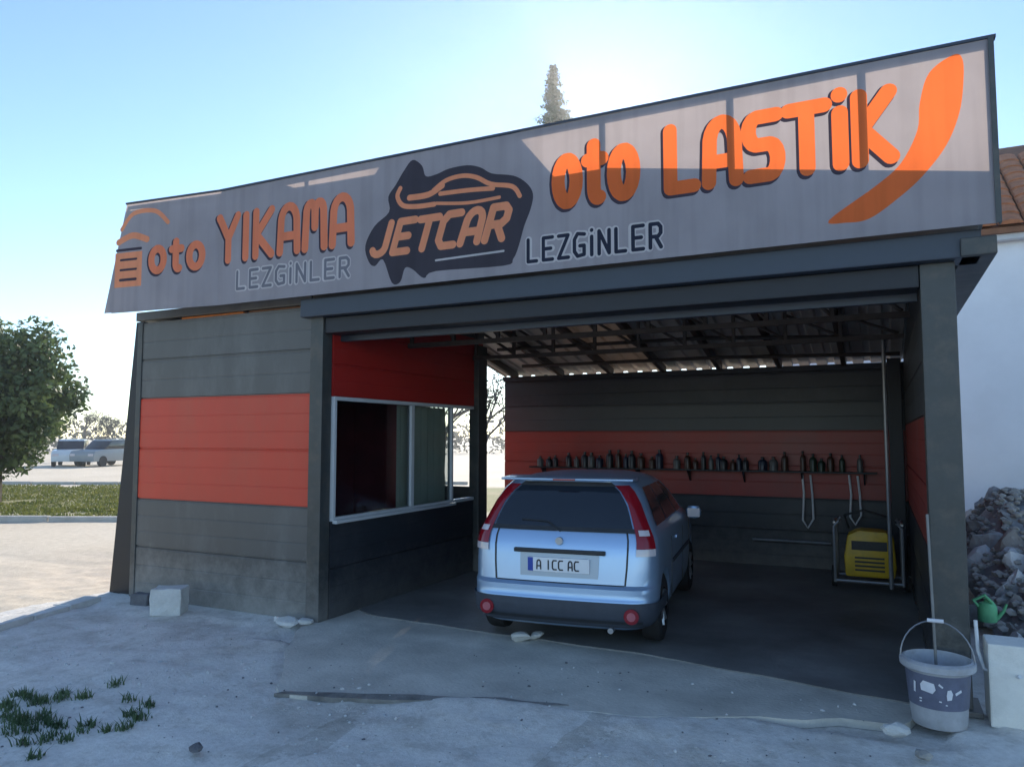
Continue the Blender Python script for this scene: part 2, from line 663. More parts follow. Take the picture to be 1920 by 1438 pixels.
def mulc(a, b):
    x = N('ShaderNodeMixRGB')
    x.blend_type = 'MULTIPLY'
    x.inputs[0].default_value = 1
    L(a, x.inputs[1])
    L(b, x.inputs[2])
    return x.outputs[0]


nearc = mulc(nearc, ramp(tex(.55, 9, .72), [(.36, (.76, .745, .72)), (.52, (1, 1, 1))]))
nearc = mulc(nearc, ramp(tex(5.5, 6, .7), [(.34, (.80, .79, .77)), (.5, (1, 1, 1))]))
sep0 = N('ShaderNodeSeparateXYZ')
L(pos, sep0.inputs[0])
tw = math_('ADD', sep0.outputs[0], math_('MULTIPLY', math_('SUBTRACT', tex(.5, 2), .5), 1.2))
tyre = math_('MAXIMUM', math_('LESS_THAN', math_('ABSOLUTE', math_('ADD', tw, 3.05)), .10), math_('LESS_THAN', math_('ABSOLUTE', math_('ADD', tw, 1.62)), .10))
tyre = math_('MULTIPLY', tyre, math_('GREATER_THAN', tex(3.1, 6, .75), .47))
nearc = mulc(nearc, ramp(tyre, [(0, (1, 1, 1)), (1, (.82, .81, .79))]))
sand = mixc(.4, ramp(tex(.35), [(.3, (.58, .49, .37)), (.7, (.76, .66, .53))]), ramp(tex(9, 5), [(.35, (.48, .40, .3)), (.65, (.78, .68, .55))]))
turf = ramp(tex(.9), [(.35, (.28, .24, .12)), (.55, (.20, .20, .07)), (.7, (.13, .17, .045))])
sepx = N('ShaderNodeSeparateXYZ')
L(pos, sepx.inputs[0])
dep = math_('ADD', math_('MULTIPLY', sepx.outputs[0], -sin(YAW)), math_('MULTIPLY', sepx.outputs[1], cos(YAW)))
wob = math_('MULTIPLY', math_('SUBTRACT', tex(.6, 5), .5), 3.0)
depw = math_('ADD', dep, wob)


def window(x, a, b, soft):
    m1 = N('ShaderNodeMapRange')
    m1.inputs['From Min'].default_value = a - soft
    m1.inputs['From Max'].default_value = a + soft
    L(x, m1.inputs[0])
    m2 = N('ShaderNodeMapRange')
    m2.inputs['From Min'].default_value = b - soft
    m2.inputs['From Max'].default_value = b + soft
    m2.inputs['To Min'].default_value = 1
    m2.inputs['To Max'].default_value = 0
    L(x, m2.inputs[0])
    return math_('MULTIPLY', m1.outputs[0], m2.outputs[0])


strip = window(depw, 17.0, 26.0, .6)
left = math_('LESS_THAN', math_('ADD', sepx.outputs[0], math_('MULTIPLY', wob, .15)), -7.9)
back = math_('GREATER_THAN', sepx.outputs[1], 11.0)
away = math_('MAXIMUM', left, back)
base = mixc(away, nearc, sand)
base = mixc(strip, base, turf)
L(base, p.inputs['Base Color'])
p.inputs['Roughness'].default_value = .92
bh = math_('ADD', math_('MULTIPLY', tex(38, 5), .6), math_('MULTIPLY', tex(120, 3), .3))
bp = N('ShaderNodeBump')
bp.inputs['Strength'].default_value = .75
bp.inputs['Distance'].default_value = .02
L(bh, bp.inputs['Height'])
L(bp.outputs[0], p.inputs['Normal'])
gb = B()
gb.v, gb.f = gv, gf
g = gb.build('ground', 'ground', smooth=False, recalc=False)
g.data.polygons.foreach_set('use_smooth', [True] * len(g.data.polygons))
tag(g, kind='structure')


def sheet(name, poly, z, mname, thick=.06, rag=0.0, seed=1):
    """A flat slab with a broken outline."""
    rnd = random.Random(seed)
    pts = []
    for i, (a, b) in enumerate(zip(poly, poly[1:] + poly[:1])):
        va, vb = Vector(a), Vector(b)
        n = max(1, int((vb - va).length / .12)) if rag else 1
        for k in range(n):
            q = va.lerp(vb, k / n)
            if rag:
                q = q + Vector((noise.noise((q.x * 2.3, q.y * 2.3, seed)), noise.noise((q.x * 2.3, q.y * 2.3, seed + 9)))) * rag
                q += Vector((rnd.uniform(-1, 1), rnd.uniform(-1, 1))) * rag * .12
            pts.append(q)
    n = len(pts)
    b = B()
    b.add([(q.x, q.y, z) for q in pts] + [(q.x, q.y, z - thick) for q in pts],
          [tuple(range(n))] + [(i, n + i, n + (i + 1) % n, (i + 1) % n) for i in range(n)])
    o = b.build(name, mname)
    return tag(o, kind='structure')


# apron of rough concrete in front of the bay, bay floor behind
sheet('concrete_apron', APRON, .003, 'concrete', .05, .08, 4)
sheet('dark_edge_strip', [(-3.72, 3.97), (-3.0, 4.22), (-2.35, 4.50), (-1.9, 4.60), (-1.85, 4.63), (-2.35, 4.60), (-3.0, 4.33), (-3.7, 4.05)], .008, 'strip_dark', .05, .06, 9)  # dark ragged strip along the apron's front edge
sheet('bay_floor', [(-5.5, 10.9), (.28, 10.9), (.28, 5.62), (-1.7, 5.95), (-4.4, 6.05), (-4.78, 6.2), (-4.8, 8.9), (-5.5, 8.9)], .014, 'shaded_concrete', .05, .05, 3)
sheet('office_floor', [(-7.45, 5.72), (-4.9, 5.72), (-4.9, 8.85), (-7.45, 8.85)], .02, 'concrete', .05)
# pale concrete edging beside the shaded yard, kerb at the road
kb = B()
a0, a1 = Vector((-7.66, 5.35)), Vector((-7.06, 3.2))
for i in range(5):
    q0, q1 = a0.lerp(a1, i / 5 + .004), a0.lerp(a1, (i + 1) / 5 - .004)
    d = (q1 - q0).normalized()
    nn = Vector((-d.y, d.x)) * .11
    kb = B()
    z = .045 + random.uniform(-.012, .012)
    vs4 = [q0 - nn, q1 - nn, q1 + nn, q0 + nn]
    kb.add([(q.x, q.y, -.05) for q in vs4] + [(q.x, q.y, z) for q in vs4], [(0, 3, 2, 1), (4, 5, 6, 7), (0, 1, 5, 4), (1, 2, 6, 5), (2, 3, 7, 6), (3, 0, 4, 7)])
    if i == 0:
        kerb = tag(kb.build('edging_strip', 'block_white', bevel=.012), kind='structure')
    else:
        kb.build('edging_block', 'block_white', kerb, bevel=.012)
for dd, nm in ((15.6, 'road_kerb'), (27.5, 'far_kerb')):
    root = None
    for i in range(14):
        l0 = -24 + i * 1.6
        q0, q1 = polar(dd, l0 + .01), polar(dd, l0 + 1.58)
        b = B()
        zz = .10 + random.uniform(-.01, .01)
        vs4 = [q0, q1, q1 + cdir * .16, q0 + cdir * .16]
        b.add([(q.x, q.y, -.1) for q in vs4] + [(q.x, q.y, zz) for q in vs4], [(0, 3, 2, 1), (4, 5, 6, 7), (0, 1, 5, 4), (1, 2, 6, 5), (2, 3, 7, 6), (3, 0, 4, 7)])
        if root is None:
            root = tag(b.build(nm, 'asphalt_edge', bevel=.02), kind='structure')
        else:
            b.build('kerb_stone', 'asphalt_edge', root, bevel=.02)

# ------------------------------------------------------------------ the car wash building
FY = 5.65                                   # front wall plane
BY = 10.75                                  # back wall inside face
bld = empty('car_wash_building', (-3.4, FY, 0), label='dark grey and red panelled car wash with an open bay and small office', cat='building')

Z_OFF = [-.02, .55, 1.07, 1.62, 2.17, 2.6, 3.02]
C_OFF = ['panel_grey', 'panel_grey', 'panel_red', 'panel_red', 'panel_grey', 'panel_grey']
for i in range(6):
    place('panel', panel_mesh(2.52, Z_OFF[i + 1] - Z_OFF[i], C_OFF[i]), bld, (-7.46, FY, Z_OFF[i]))
# office left and rear walls
for i in range(6):
    place('panel', panel_mesh(3.1, Z_OFF[i + 1] - Z_OFF[i], C_OFF[i]), bld, (-7.46, 8.85, Z_OFF[i]), -pi / 2)
for i in (0, 1, 4, 5):
    place('panel', panel_mesh(2.5, Z_OFF[i + 1] - Z_OFF[i], C_OFF[i]), bld, (-4.94, 8.90, Z_OFF[i]), pi)
for i in (2, 3):                            # rear wall has a wide opening beside the bay
    place('panel', panel_mesh(1.35, Z_OFF[i + 1] - Z_OFF[i], C_OFF[i]), bld, (-6.09, 8.90, Z_OFF[i]), pi)
# corner trims and posts
B().box(-7.475, -7.40, FY - .012, FY + .07, 0, 3.02).build('corner_trim', 'steel_grey', bld, bevel=.006)
B().box(-4.955, -4.80, FY - .03, FY + .11, 0, 3.04).build('post', 'steel_grey', bld, bevel=.006)
B().box(.27, .475, FY - .02, FY + .18, 0, 2.899).build('post', 'steel_grey', bld, bevel=.008)
B().box(.215, .525, FY - .08, FY + .24, .0, .035).build('base_plate', 'steel_grey', bld, bevel=.006)
B().box(-4.86, -4.72, 8.60, 8.84, 0, 2.95).build('post', 'steel_grey', bld, bevel=.008)
B().box(.10, .26, BY - .18, BY - .02, 0, 2.74).build('post', 'steel_dark', bld, bevel=.008)
# wing plate left of the office, wider at its foot
B().prism([(-7.90, -.02), (-7.475, -.02), (-7.475, 3.05), (-7.60, 3.05)], 5.71, 5.77).build('wing_plate', 'steel_dark', bld, bevel=.006)
# bay left wall = office right wall (faces +x)
ZL = [.0, .48, .93]
for i in range(2):
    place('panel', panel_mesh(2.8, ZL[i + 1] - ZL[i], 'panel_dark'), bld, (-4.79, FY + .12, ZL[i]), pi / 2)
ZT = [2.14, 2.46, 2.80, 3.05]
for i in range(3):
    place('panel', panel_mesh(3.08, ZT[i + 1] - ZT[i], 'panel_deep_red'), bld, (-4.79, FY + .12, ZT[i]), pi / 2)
B().box(-4.86, -4.80, FY + .12, 8.9, 3.052, 3.30).build('closing_board', 'panel_grey_shaded', bld)
# window of the office
wx = -4.80
wy0, wy1, wy2, wy3, wz0, wz1 = FY + .12, 7.14, 8.02, 8.56, .93, 2.14
win = B().box(wx - .03, wx + .035, wy0, wy3, wz0, wz0 + .038).box(wx - .03, wx + .035, wy0, wy3, wz1 - .038, wz1)\
    .box(wx - .028, wx + .033, wy0, wy0 + .038, wz0 + .038, wz1 - .038).box(wx - .028, wx + .033, wy1 - .03, wy1 + .03, wz0 + .038, wz1 - .038)\
    .box(wx - .028, wx + .033, wy2 - .02, wy2 + .02, wz0 + .038, wz1 - .038).build('window', 'pvc_white', bld, bevel=.004)
B().box(wx - .004, wx + .004, wy0 + .03, wy1 - .02, wz0 + .03, wz1 - .03).build('pane', 'pane_glass', win)
B().box(wx - .004, wx + .004, wy1 + .02, wy2 - .015, wz0 + .03, wz1 - .03).build('pane', 'pane_glass', win)
B().box(wx + .036, wx + .09, wy0 - .01, wy2, wz0 - .02, wz0 + .012).build('sill', 'pvc_white', win, bevel=.004)
# back wall, closed panels, and upper light panels up to the roof
ZB = [.0, .50, .93, 1.36, 1.83, 2.22, 2.62]
CB = ['panel_dark', 'panel_dark', 'panel_red_shaded', 'panel_red_shaded', 'panel_grey_shaded', 'panel_dark']
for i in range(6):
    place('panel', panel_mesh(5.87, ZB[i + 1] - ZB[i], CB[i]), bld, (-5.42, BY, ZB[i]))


def roofz(x, y=5.6):
    """Top of the lean-to roof: highest along the sign, falling to the rear wall."""
    zf = 3.41 + .17 * (.7 - max(x, -1.9))
    return zf + (2.80 - zf) * max(0, (y - 5.6) / 5.15)


B().box(-5.42, .445, BY - .06, BY + .05, 2.622, 2.70).build('beam', 'steel_dark', bld, bevel=.006)
# right wall inside (faces -x)
CR = ['panel_dark', 'panel_dark', 'panel_red_shaded', 'panel_red_shaded', 'panel_grey_shaded', 'panel_grey_shaded']
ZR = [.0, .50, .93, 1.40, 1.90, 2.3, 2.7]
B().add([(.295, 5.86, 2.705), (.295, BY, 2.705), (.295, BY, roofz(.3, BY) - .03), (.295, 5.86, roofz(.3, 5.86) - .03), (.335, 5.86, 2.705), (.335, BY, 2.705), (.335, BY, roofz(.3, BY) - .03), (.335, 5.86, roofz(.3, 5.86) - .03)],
        [(0, 1, 2, 3), (4, 7, 6, 5), (0, 4, 5, 1), (1, 5, 6, 2), (2, 6, 7, 3), (3, 7, 4, 0)]).build('gable_panel', 'panel_grey_shaded', bld)
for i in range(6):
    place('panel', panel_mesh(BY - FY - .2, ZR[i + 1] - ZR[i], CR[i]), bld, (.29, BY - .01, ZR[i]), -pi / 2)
# front beam: lintel, recessed lower box, bottom angle
B().box(-5.02, .62, 5.54, 5.80, 2.90, 3.075).build('lintel', 'steel_blue', bld, bevel=.008)
B().box(-4.795, .265, 5.64, 5.86, 2.745, 2.897).build('shutter_box', 'steel_dark', bld, bevel=.008)
B().box(-4.79, .262, 5.87, 5.93, 2.69, 2.75).build('angle_rail', 'steel_blue', bld, bevel=.004)
# eave on the right and its soffit
B().box(.50, .70, 5.50, BY + .1, 2.90, 3.02).build('eave_board', 'steel_grey', bld, bevel=.01)
# roof sheets (bay), office roof
for i in range(7):
    x0 = .72 - i * .89
    x1 = x0 - .90
    pr = []
    k = 4
    for j in range(k):
        xa = x0 + (x1 - x0) * j / k
        w = (x1 - x0) / k
        for fx, dz in ((0, 0), (.55, 0), (.62, .03), (.93, .03)):
            pr.append((xa + w * fx, roofz(xa + w * fx) + dz))
    pr.append((x1, roofz(x1)))
    poly = pr + [(x, z - .035) for x, z in reversed(pr)]
    b = B()
    n = len(poly)
    b.add([(x, 5.62, z) for x, z in poly] + [(x, BY + .25, z - roofz(x) + roofz(x, BY + .25)) for x, z in poly],
          [tuple(range(n)), tuple(range(2 * n - 1, n - 1, -1))] + [(q_, n + q_, n + (q_ + 1) % n, (q_ + 1) % n) for q_ in range(n)])
    b.build('roof_sheet', 'roof_translucent' if i >= 4 else 'roof_under', bld)
B().box(-7.6, -5.02, 5.70, 8.95, 3.06, 3.16).build('office_roof', 'panel_grey', bld, bevel=.01)
# added unseen board, outline shaped to shade the sign's left part
B().prism([(-7.92, 3.18), (-2.9, 3.18), (-2.30, 3.84), (-2.70, 4.33), (-4.05, 4.33), (-4.15, 4.22), (-5.1, 4.24), (-5.35, 4.33), (-7.74, 4.33)], 5.63, 5.68).build('shade_board', 'panel_grey', bld)
B().prism([(.70, roofz(.7) - .12), (.70, roofz(.7) + .05), (-1.9, roofz(-1.9) + .05), (-5.0, roofz(-1.9) + .05), (-5.0, roofz(-1.9) - .12), (-1.9, roofz(-1.9) - .12)], 5.585, 5.612).build('shadow_edge_strip', 'steel_grey', bld)  # added strip hidden by the sign, straightens the roof's shadow edge on it
B().prism([(.62, 3.08), (.62, roofz(.62) - .05), (-1.9, roofz(-1.9) - .05), (-5.0, roofz(-1.9) - .05), (-5.0, 3.08)], 5.70, 5.74).build('front_cladding', 'panel_grey', bld)
# rafters under the roof and two lattice trusses
for i, x in enumerate((-5.2, -4.4, -3.6, -2.8, -2.0, -1.2, -.4)):
    za, zb = roofz(x, 5.9) - .04, roofz(x, BY - .02) - .04
    B().add([(x - .03, 5.9, za - .10), (x + .03, 5.9, za - .10), (x + .03, BY - .02, zb - .10), (x - .03, BY - .02, zb - .10),
             (x - .03, 5.9, za), (x + .03, 5.9, za), (x + .03, BY - .02, zb), (x - .03, BY - .02, zb)],
            [(0, 3, 2, 1), (4, 5, 6, 7), (0, 1, 5, 4), (1, 2, 6, 5), (2, 3, 7, 6), (3, 0, 4, 7)]).build('rafter', 'steel_truss', bld)
for yt in (7.0, 8.5):
    tr = B().box(-4.74, .25, yt - .025, yt + .025, 2.74, 2.79).build('truss', 'steel_truss', bld)
    nb = 9
    for i in range(nb):
        xa = -4.7 + i * 4.9 / nb
        xb = xa + 4.9 / nb
        B().box(xa - .018, xa + .018, yt - .018, yt + .018, 2.791, roofz(xa, yt) - .05).build('web_member', 'steel_truss', tr)
        B().cyl((xa, yt + .03, roofz(xa, yt) - .12), (xb, yt + .03, 2.80), .018, n=6).build('web_member', 'steel_truss', tr)
for i, yp in enumerate((6.2, 7.7, 9.2, 10.0)):
    pts = [(x_, yp, roofz(x_, yp) - .165) for x_ in (-4.75, -1.9, .24)]
    B().tube(pts, .026, 6).build('purlin', 'steel_truss', bld)
# conduit in the right rear corner
B().cyl((.06, 9.2, .1), (.06, 9.2, 2.85), .022, n=8).build('conduit', 'galvanised', bld)
# added strips under the sign; sunlit orange glimpses put into their colour
B().box(-6.9, -5.98, 5.74, 5.80, 3.022, 3.058).build('gap_strip', 'sunlit_orange', bld)
B().box(-5.9, -5.1, 5.74, 5.80, 3.022, 3.058).build('gap_strip', 'wood_brown', bld)

# things inside the office
cur = B()
prc = []
for i in range(40):
    prc.append((7.02 + i * .026, -4.91 + .03 * sin(i * 1.15)))
cur.add([(x, y, 2.1) for y, x in prc] + [(x, y, .9) for y, x in prc], [(i, i + 1, 41 + i - 1 + 1, 40 + i) for i in range(39)])
tag(cur.build('curtain', 'curtain', origin=(-5.0, 7.5, .9), smooth=True), 'pale beige curtain hanging behind the right window pane of the office', 'curtain')
cab = empty('cupboard', (-6.4, 8.47, .02), label='dark red cupboard standing inside the office behind the window', cat='cupboard')
B().box(-6.9, -5.9, 8.2, 8.75, .02, 2.2).build('carcass', 'office_red', cab, bevel=.01)
for k in range(2):
    B().box(-6.88 + k * .5, -6.41 + k * .5, 8.175, 8.198, .1, 2.15).build('door', 'office_red', cab, bevel=.006)
tag(B().box(-5.78, -5.66, 8.5, 8.8, .02, 2.3).box(-5.80, -5.64, 8.48, 8.82, 2.3, 2.36).build('door_frame', 'office_wall', origin=(-5.7, 8.6, 0), bevel=.006), 'grey upright door frame inside the office behind the window', 'door frame')

# ------------------------------------------------------------------ the sign
SY = 5.45
FOLD = -6.03
layers = []                                  # (priority order) list of (material, part name, list of polygons in (x,z))


def P(poly):
    a = sum(poly[i][0] * poly[(i + 1) % len(poly)][1] - poly[(i + 1) % len(poly)][0] * poly[i][1] for i in range(len(poly)))
    return poly if a > 0 else poly[::-1]


def stroke(pts, w, n=10, closed=False):
    """A thick rounded pen stroke as convex polygons."""
    out = []
    q = list(pts) + ([pts[0]] if closed else [])
    for (x0, y0), (x1, y1) in zip(q[:-1], q[1:]):
        d = sqrt((x1 - x0) ** 2 + (y1 - y0) ** 2)
        if d < 1e-5: continue
        ux, uy = (x1 - x0) / d * w / 2, (y1 - y0) / d * w / 2
        a = atan2(uy, ux)
        poly = [(x1 + cos(a - pi / 2 + pi * k / n) * w / 2, y1 + sin(a - pi / 2 + pi * k / n) * w / 2) for k in range(n + 1)]
        poly += [(x0 + cos(a + pi / 2 + pi * k / n) * w / 2, y0 + sin(a + pi / 2 + pi * k / n) * w / 2) for k in range(n + 1)]
        out.append(P(poly))
    return out


def arc(cx, cy, rx, ry, a0, a1, n=12):
    return [(cx + rx * cos(radians(a0 + (a1 - a0) * i / n)), cy + ry * sin(radians(a0 + (a1 - a0) * i / n))) for i in range(n + 1)]


GL = {   # strokes in a unit cell
    'o': [arc(.5, .42, .38, .40, 0, 360, 18)],
    't': [[(.45, 1.0), (.45, .22)] + arc(.65, .22, .2, .2, 180, 290, 6), [(.15, .74), (.85, .74)]],
    'L': [[(.1, 1), (.1, 0), (.85, 0)]],
    'A': [[(.08, 0), (.12, .62)] + arc(.5, .66, .38, .34, 170, 10, 8) + [(.88, .62), (.92, 0)], [(.12, .34), (.88, .34)]],
    'S': [[(.88, .96), (.35, .96)] + arc(.32, .73, .26, .23, 95, 265, 7) + [(.66, .5)] + arc(.66, .25, .25, .25, 85, -85, 7) + [(.1, 0)]],
    'T': [[(.0, .97), (1, .97)], [(.5, .97), (.5, 0)]],
    'I': [[(.5, .97), (.5, 0)]],
    'İ': [[(.5, .80), (.5, 0)], [(.5, 1.08), (.5, 1.09)]],
    'K': [[(.1, 1), (.1, 0)], [(.88, 1), (.14, .48), (.9, 0)]],
    'Y': [[(.02, 1), (.5, .5), (.98, 1)], [(.5, .5), (.5, 0)]],
    'M': [[(.05, 0), (.1, .75)] + arc(.3, .78, .2, .2, 170, 20, 5) + [(.5, .45)] + arc(.7, .78, .2, .2, 160, 10, 5) + [(.9, .75), (.95, 0)]],
    'J': [[(.8, 1), (.8, .2)] + arc(.45, .22, .35, .22, 0, -160, 6)],
    'E': [[(.9, 1), (.1, 1), (.1, 0), (.9, 0)], [(.1, .5), (.75, .5)]],
    'C': [[(.92, 1), (.3, 1), (.08, .8), (.08, .2), (.3, 0), (.92, 0)]],
    'R': [[(.1, 0), (.1, 1), (.7, 1), (.9, .85), (.9, .6), (.7, .46), (.1, .46)], [(.5, .46), (.92, 0)]],
    'Z': [[(.08, 1), (.9, 1), (.08, 0), (.92, 0)]],
    'G': [[(.92, .95), (.35, 1), (.08, .75), (.08, .22), (.35, 0), (.9, .05), (.9, .45), (.55, .45)]],
    'N': [[(.08, 0), (.08, 1), (.9, 0), (.9, 1)]],
}


def word(txt, x0, x1, z0, z1, w, widths=None, gap=.24, dx=0, dz=0, shear=0, rise=0):
    ws = [(.35 if c in 'Iİ' else (.8 if c == 't' else 1.0)) if not widths else widths[i] for i, c in enumerate(txt)]
    tot = sum(ws) + gap * (len(txt) - 1)
    u = (x1 - x0 - w) / tot
    x = x0 + w / 2
    polys = []
    for c, cw in zip(txt, ws):
        lx = x
        for st in GL[c]:
            pts = []
            for a, b_ in st:
                if c in 'Iİ': a = .5
                px = lx + a * cw * u
                pz = z0 + w / 2 + b_ * (z1 - z0 - w)
                px += shear * (pz - z0)
                pz += rise * (px - x0)
                pts.append((px + dx, pz + dz))
            polys += stroke(pts, w, 8)
        x += (cw + gap) * u
    return polys


blob = [(-4.14, 3.34), (-4.18, 3.49), (-4.08, 3.66), (-3.92, 3.77), (-3.93, 3.91), (-3.85, 4.01), (-3.76, 4.13), (-3.67, 4.21), (-3.57, 4.14), (-3.53, 4.04), (-3.42, 4.04), (-3.29, 4.07), (-3.11, 4.07), (-2.98, 4.03), (-2.87, 3.96), (-2.67, 3.91), (-2.55, 3.83), (-2.49, 3.73), (-2.51, 3.61), (-2.57, 3.47), (-2.62, 3.31), (-2.67, 3.21), (-2.76, 3.16), (-3.42, 3.18), (-3.54, 3.13), (-3.66, 3.22), (-3.74, 3.24), (-3.79, 3.12), (-3.88, 3.12), (-3.98, 3.34), (-4.07, 3.29)]
swoosh = [(.50, 4.21), (.36, 4.12), (.30, 3.93), (.28, 3.75), (.18, 3.55), (.03, 3.42), (-.27, 3.22), (-.16, 3.19), (-.02, 3.20), (.15, 3.31), (.30, 3.44), (.44, 3.62), (.52, 3.82), (.55, 4.02), (.55, 4.17)]


def fan(poly):
    """Any simple polygon as one face."""
    return [P(poly)]


def smooth_line(pts, closed=False, n=5):
    out, m_ = [], len(pts)
    rng = m_ if closed else m_ - 1
    for i in range(rng):
        g = lambda k: Vector(pts[k % m_]) if closed else Vector(pts[max(0, min(m_ - 1, k))])
        p0, p1, p2, p3 = g(i - 1), g(i), g(i + 1), g(i + 2)
        for k in range(n):
            t = k / n
            q = .5 * (2 * p1 + (p2 - p0) * t + (2 * p0 - 5 * p1 + 4 * p2 - p3) * t * t + (3 * p1 - p0 - 3 * p2 + p3) * t ** 3)
            out.append((q.x, q.y))
    if not closed:
        out.append(tuple(pts[-1]))
    return out


def addlayer(mname, pname, polys):
    layers.append((mname, pname, polys))


SHX, SHZ = -.022, -.022
W = .105
for k in (1.0, .5):
    pass
W1 = [('oto', -7.0, -6.18, 3.46, 3.84, .085), ('YIKAMA', -6.08, -4.28, 3.50, 4.03, .085), ('oto', -2.35, -1.56, 3.55, 4.10, .115), ('LASTİK', -1.43, .20, 3.55, 4.10, .105)]
for t, x0, x1, z0, z1, w in W1:
    addlayer('vinyl_shadow', 'lettering_shadow', word(t, x0, x1, z0, z1, w, dx=-.02, dz=-.008) + word(t, x0, x1, z0, z1, w, dx=-.014, dz=-.024))
for t, x0, x1, z0, z1, w in W1:
    addlayer('vinyl_orange_glare' if x0 < -4 else 'vinyl_orange', 'lettering', word(t, x0, x1, z0, z1, w))
# spray gun and drum emblem at the left end
gun = [(-7.50, 4.2), (-7.12, 4.24), (-6.78, 4.22), (-6.72, 4.1), (-7.0, 4.1), (-7.1, 3.98), (-7.28, 3.98), (-7.32, 3.82), (-7.46, 3.82), (-7.47, 4.0)]
addlayer('vinyl_rose', 'emblem', stroke(smooth_line([(-7.36, 4.0), (-7.2, 4.16), (-6.9, 4.16), (-6.72, 4.02)]), .05) + stroke(smooth_line([(-7.4, 3.86), (-7.2, 3.92), (-7.0, 3.86)]), .07)
         + fan([(-7.44, 3.36), (-7.06, 3.36), (-7.06, 3.74), (-7.44, 3.74)]))
addlayer('vinyl_shadow', 'emblem_detail', stroke([(-7.36, 3.66), (-7.14, 3.66)], .025) + stroke([(-7.36, 3.55), (-7.14, 3.55)], .025) + stroke([(-7.36, 3.44), (-7.14, 3.44)], .03) + stroke([(-7.42, 3.77), (-7.08, 3.77)], .03))
addlayer('vinyl_orange', 'swoosh', fan(smooth_line(swoosh, True)))
addlayer('vinyl_blob', 'logo_ground', fan(smooth_line(blob, True, 4)) + stroke([(-3.72, 4.13), (-3.68, 4.0)], .06))
addlayer('vinyl_rose', 'logo_car', stroke(smooth_line([(-3.80, 3.97), (-3.83, 3.90), (-3.77, 3.81), (-3.62, 3.78), (-3.44, 3.775)]), .045) + stroke(smooth_line([(-3.70, 3.87), (-3.50, 3.87), (-3.36, 3.93)]), .055)
         + stroke(smooth_line([(-3.45, 3.90), (-3.32, 3.97), (-3.16, 3.985), (-3.02, 3.95), (-2.88, 3.87), (-2.68, 3.82), (-2.61, 3.73)]), .04)
         + stroke(smooth_line([(-3.38, 3.86), (-3.1, 3.85), (-2.86, 3.83)]), .04) + stroke(smooth_line([(-3.42, 3.78), (-3.1, 3.74), (-2.8, 3.745)]), .03))
addlayer('vinyl_rose', 'logo_lettering', word('JETCAR', -4.18, -2.74, 3.36, 3.70, .07, gap=.2, shear=.32, rise=.0))
addlayer('vinyl_pale', 'logo_line', stroke([(-3.42, 3.275), (-2.76, 3.285)], .018))
for x0, x1, z0, z1 in ((-2.56, -1.41, 3.155, 3.365), (-5.80, -4.34, 3.215, 3.42)):
    addlayer('vinyl_pale', 'small_lettering_edge', word('LEZGİNLER', x0 - .01, x1 + .01, z0 - .014, z1 + .014, .06, gap=.3))
    addlayer('vinyl_black' if x0 > -4 else 'vinyl_soft', 'small_lettering', word('LEZGİNLER', x0, x1, z0, z1, .03, gap=.36))

verts, faces, owner = [], [], []
outline = [(-7.57, 3.09), (FOLD, 3.085), (.71, 3.08), (.70, 4.27), (FOLD, 4.27), (-7.30, 4.27)]
k0 = len(verts)
verts += [Vector(q) for q in outline]
faces.append(list(range(len(outline))))
owner.append(-1)
edges = [(1, 4)]
for li, (mname, pname, polys) in enumerate(layers):
    for poly in polys:
        k = len(verts)
        verts += [Vector(q) for q in poly]
        faces.append(list(range(k, k + len(poly))))
        owner.append(li)
V, E_, F_, ov, oe, of = delaunay_2d_cdt(verts, edges, faces, 1, 1e-5, True)
groups = {}
for f, src in zip(F_, of):
    if not src: continue
    o = max(owner[i] for i in src)
    groups.setdefault(o, []).append(f)


def sgn3(x, z):
    y = SY
    if x < FOLD:
        y = SY - (FOLD - x) * .105
    return (x, y, z)


sign = empty('banner_sign', (-3.4, SY, 3.08), label='long grey banner sign with orange oto LASTİK and JETCAR lettering above the bay', cat='sign')
V3 = [sgn3(q.x, q.y) for q in V]


def sub_mesh(fl, name, m, parent):
    used, vv, ff = {}, [], []
    for f in fl:
        nf = []
        for i in f:
            if i not in used:
                used[i] = len(vv)
                vv.append(V3[i])
            nf.append(used[i])
        ff.append(nf)
    b = B()
    b.v, b.f = vv, [tuple(f) for f in ff]
    return b.build(name, m, parent, recalc=False)


base_sheet = sub_mesh(groups.get(-1, []), 'banner_sheet', 'vinyl_grey', sign)
merge = {}
for li, (mname, pname, _) in enumerate(layers):
    if li in groups:
        merge.setdefault((pname, mname, li), []).extend(groups[li])
for (pname, mname, _), fl in merge.items():
    sub_mesh(fl, pname, mname, sign)
